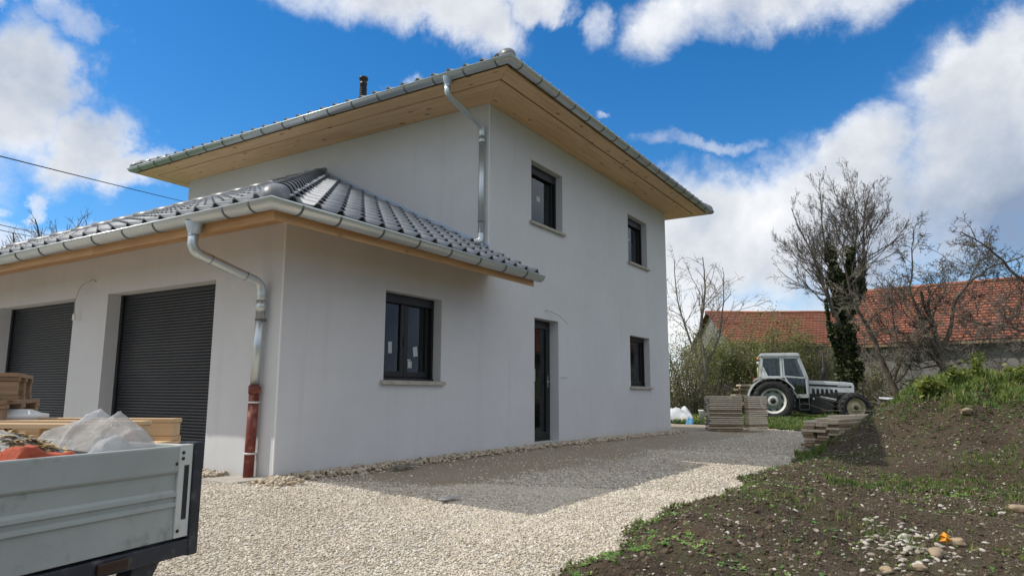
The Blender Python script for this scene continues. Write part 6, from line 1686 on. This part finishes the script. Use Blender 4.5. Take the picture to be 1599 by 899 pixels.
for i, (sx_, sy_, s_, kind_, lb_) in enumerate(ST):
    p = spot(sx_, sy_); me = rock_proto('stone', m_river if kind_ == 'river' else m_pale, 130 + i, 3, .62)
    o = link('stone', me); o.location = (p.x, p.y, float(bank_z(p.x, p.y)) + s_ * .3); o.scale = (s_ * 1.25, s_, s_ * (1.5 if 'upright' in lb_ else 1.0)); o.rotation_euler = (.04 * (i % 4), .05 * (i % 3), i * 1.3); tag(o, lb_, 'stone')
p = spot(1.495, -5.837); mb = MB(); q_ = [(math.cos(k * math.pi / 6) * (0.05 if k % 2 else 0.028), math.sin(k * math.pi / 6) * (0.045 if k % 2 else 0.026)) for k in range(12)]
mb.add([(a, -0.01 + 0.012 * math.sin(i * 2.1), b + .05) for i, (a, b) in enumerate(q_)] + [(0, -0.022, .05)], [(i, (i + 1) % 12, 12) for i in range(12)]); mb.add([(a, 0.004 + 0.012 * math.sin(i * 2.1), b + .05) for i, (a, b) in enumerate(q_)] + [(0, 0.01, .05)], [((i + 1) % 12, i, 12) for i in range(12)])
o = mb.obj('plastic_scrap', mat('orange_scrap', (0.80, 0.33, 0.01), 0.4)); o.location = (p.x, p.y, float(bank_z(p.x, p.y)) - .005); o.rotation_euler = (-.3, 0, math.atan2(rt.y, rt.x)); tag(o, 'bright orange crumpled plastic scrap between the stones in the trough', 'plastic scrap')

# grass: one proto is a small tuft of bent blades
def tuft(name, m, seed, nb=7, h=1.0, lean=0.5, w=0.035):
    r = random.Random(seed); V = []; F = []
    for b in range(nb):
        a = r.uniform(0, 6.28); l = r.uniform(.5, 1) * h; ln = r.uniform(.1, lean); bx_, by_ = r.uniform(-.15, .15), r.uniform(-.15, .15); c, s0 = math.cos(a), math.sin(a); b0 = len(V)
        for k, (t, ww) in enumerate(((0, 1), (.45, .85), (.8, .5), (1, .06))):
            o = ln * t * t * l; z = l * (t - 0.25 * ln * t * t)
            for sgn in (-1, 1): V.append((bx_ + c * o - s0 * w * ww * sgn, by_ + s0 * o + c * w * ww * sgn, z))
        F += [(b0, b0 + 1, b0 + 3, b0 + 2), (b0 + 2, b0 + 3, b0 + 5, b0 + 4), (b0 + 4, b0 + 5, b0 + 7, b0 + 6)]
    me = bpy.data.meshes.new(name); me.from_pydata(V, [], F); me.materials.append(m); return me
def leafy(name, m, seed, nb=9):
    r = random.Random(seed); V = []; F = []
    for b in range(nb):
        a = r.uniform(0, 6.28); l = r.uniform(.4, 1); c, s0 = math.cos(a), math.sin(a); up_ = r.uniform(.15, .7); b0 = len(V)
        for t, ww in ((0, .06), (.35, .28), (.7, .30), (1, .03)):
            for sgn in (-1, 1): V.append((c * l * t - s0 * ww * l * .55 * sgn, s0 * l * t + c * ww * l * .55 * sgn, l * up_ * (t - .45 * t * t) + .02))
        F += [(b0, b0 + 1, b0 + 3, b0 + 2), (b0 + 2, b0 + 3, b0 + 5, b0 + 4), (b0 + 4, b0 + 5, b0 + 7, b0 + 6)]
    me = bpy.data.meshes.new(name); me.from_pydata(V, [], F); me.materials.append(m); return me
r_ = np.random.RandomState(71); tf = [tuft('tuft_form', m_grass, k) for k in range(4)]
x, y = sample(52000, 15, 32, -7, 6, lambda x, y: (x > LAWN_X(y) + 0.05) & (dist_cam(x, y) < 36)); n = len(x); hh = r_.uniform(.07, .17, n) * (1 + 1.0 * np.clip(fbm(x * .7, y * .7, 3) * 2, 0, 1))
rel = (np.stack([x, y], -1) - np.array([22.86, -0.31])); lr = rel @ np.array([rt.x, rt.y]); lf = rel @ np.array([fw0.x, fw0.y])
hh = hh * (1 + 1.6 * np.exp(-((lr - 1.5) / .45) ** 2 - ((lf + 1.2) / .5) ** 2)); hh = np.where((np.abs(lf) < .9) & (lr > -.6) & (lr < 3.4), hh * .5, hh)
P = np.stack([x, y, g_base(x, y) + .03 + .03 * fbm(x, y, 31)], -1)
rot = np.stack([r_.uniform(-.15, .15, n), r_.uniform(-.15, .15, n), r_.uniform(0, 6.28, n)], -1)
scatter('grass', tf, P, rot, np.stack([hh, hh, hh], -1), np.clip(r_.normal(.5, .22, n), 0, 1), 'spring grass on the verge round the tractor')
# grass and weeds on the bank: thick on its crest, along its foot and in patches
x, y = bank_pts(90000, ((near, .3), (mid, .8))); n = len(x)
e_ = edge_y(x) - y; zz_ = g_soil(x, y); sdist = np.minimum((x - 7.2) * 0.386 - (y + 4.25) * 0.923, e_)
dens = 1.5 * sstep(0.50, 0.95, zz_) + 0.9 * sstep(.55, .05, e_) * sstep(4.6, 7.5, x) + 0.55 * sstep(.35, .0, e_) * sstep(7, 2, x) + 0.05 + 0.8 * sstep(.06, .22, fbm(x * .9 + 4, y * .9, 17)) + 0.25 * sstep(.2, .9, zz_) * sstep(5, 8, x)
k = r_.rand(n) < np.clip(dens, 0, 1) * np.clip(.65 + fbm(x * 3, y * 3, 8) * 2.2, .05, 1) ; x, y, zz_, e_ = x[k], y[k], zz_[k], e_[k]; n = len(x)
hh = r_.uniform(.025, .075, n) * (1 + 1.9 * sstep(.6, 1.1, zz_)) * (1 + .8 * sstep(.5, 0, e_) * sstep(5, 8, x))
scatter('bank_grass', tf, np.stack([x, y, bank_z(x, y) - .005], -1), np.stack([r_.uniform(-.4, .4, n), r_.uniform(-.4, .4, n), r_.uniform(0, 6.28, n)], -1), np.stack([hh, hh, hh], -1), np.clip(r_.normal(.45, .28, n) + .2 * sstep(.6, 1.0, zz_), 0, 1), 'grass sprouting on the crest and foot of the dirt bank')
x, y = bank_pts(60000, ((near, .35), (mid, .8))); n = len(x); e_ = edge_y(x) - y; zz_ = g_soil(x, y)
dens = .9 * sstep(.12, .26, fbm(x * 1.3 + 2, y * 1.3 + 7, 27)) + .45 * sstep(.5, .9, zz_) + .35 * sstep(.5, .1, e_) + .04 + .30 * sstep(.1, .5, zz_) * sstep(4, 7, x)
k = r_.rand(n) < dens; x, y, zz_ = x[k], y[k], zz_[k]; n = len(x); hh = r_.uniform(.015, .045, n) * (1 + 1.2 * sstep(.9, 1.3, zz_))
scatter('weeds', [leafy('weed_form', m_weed, k) for k in range(4)], np.stack([x, y, bank_z(x, y)], -1), np.stack([r_.uniform(-.3, .3, n), r_.uniform(-.3, .3, n), r_.uniform(0, 6.28, n)], -1), np.stack([hh, hh, hh], -1), r_.rand(n), 'small leafy weeds over the dirt bank')
# dandelions in the verge
n = 60; x = r_.uniform(16.8, 21, n); y = r_.uniform(-.5, 3.0, n)
fm = rock_proto('flower_form', m_yellow, 5, 1, .5)
scatter('dandelions', [fm], np.stack([x, y, g_base(x, y) + r_.uniform(.14, .22, n)], -1), np.zeros((n, 3)), np.full((n, 3), .028), np.zeros(n), 'yellow dandelion heads in the verge')
# tall weeds on the crest of the bank, single plants
wp = [(8.091, -5.61, .32, 'broad-leaved weed on the left shoulder of the grassy bank'), (8.055, -5.817, .26, 'bushy weed second from the left on the crest of the bank'), (8.567, -6.034, .34, 'tall feathery weed on the crest of the bank below the barn wall'), (8.778, -6.337, .42, 'tallest green weed on the crest of the bank'), (8.456, -6.855, .36, 'leafy weed on the crest at the right edge of the picture')]
for i, (sx_, sy_, h, lb_) in enumerate(wp):
    p = spot(sx_, sy_); t = thing('weed_plant', lb_, 'weed', (p.x, p.y, float(bank_z(p.x, p.y))))
    r2_ = np.random.RandomState(200 + i); tw = Twigs(); Q = []
    for k in range(9):
        a = r2_.rand() * 6.28; ln = r2_.uniform(.1, .55) * h; q = np.array([math.cos(a) * ln * .5, math.sin(a) * ln * .5, h * .6]); e = np.array([math.cos(a) * ln, math.sin(a) * ln, h * r2_.uniform(.7, 1.05)])
        tw.line([np.zeros(3), q, e], .005, .002, 3)
        for q_ in range(16): f_ = r2_.uniform(.2, 1); Q.append((q * f_ * 2 if f_ < .5 else q + (e - q) * (f_ - .5) * 2))
    tw.obj('stems', m_weed, t); leaves('leaves', np.array(Q), .035 if i not in (0,) else .06, m_leafg, t, 300 + i, (.03, .03, .02))
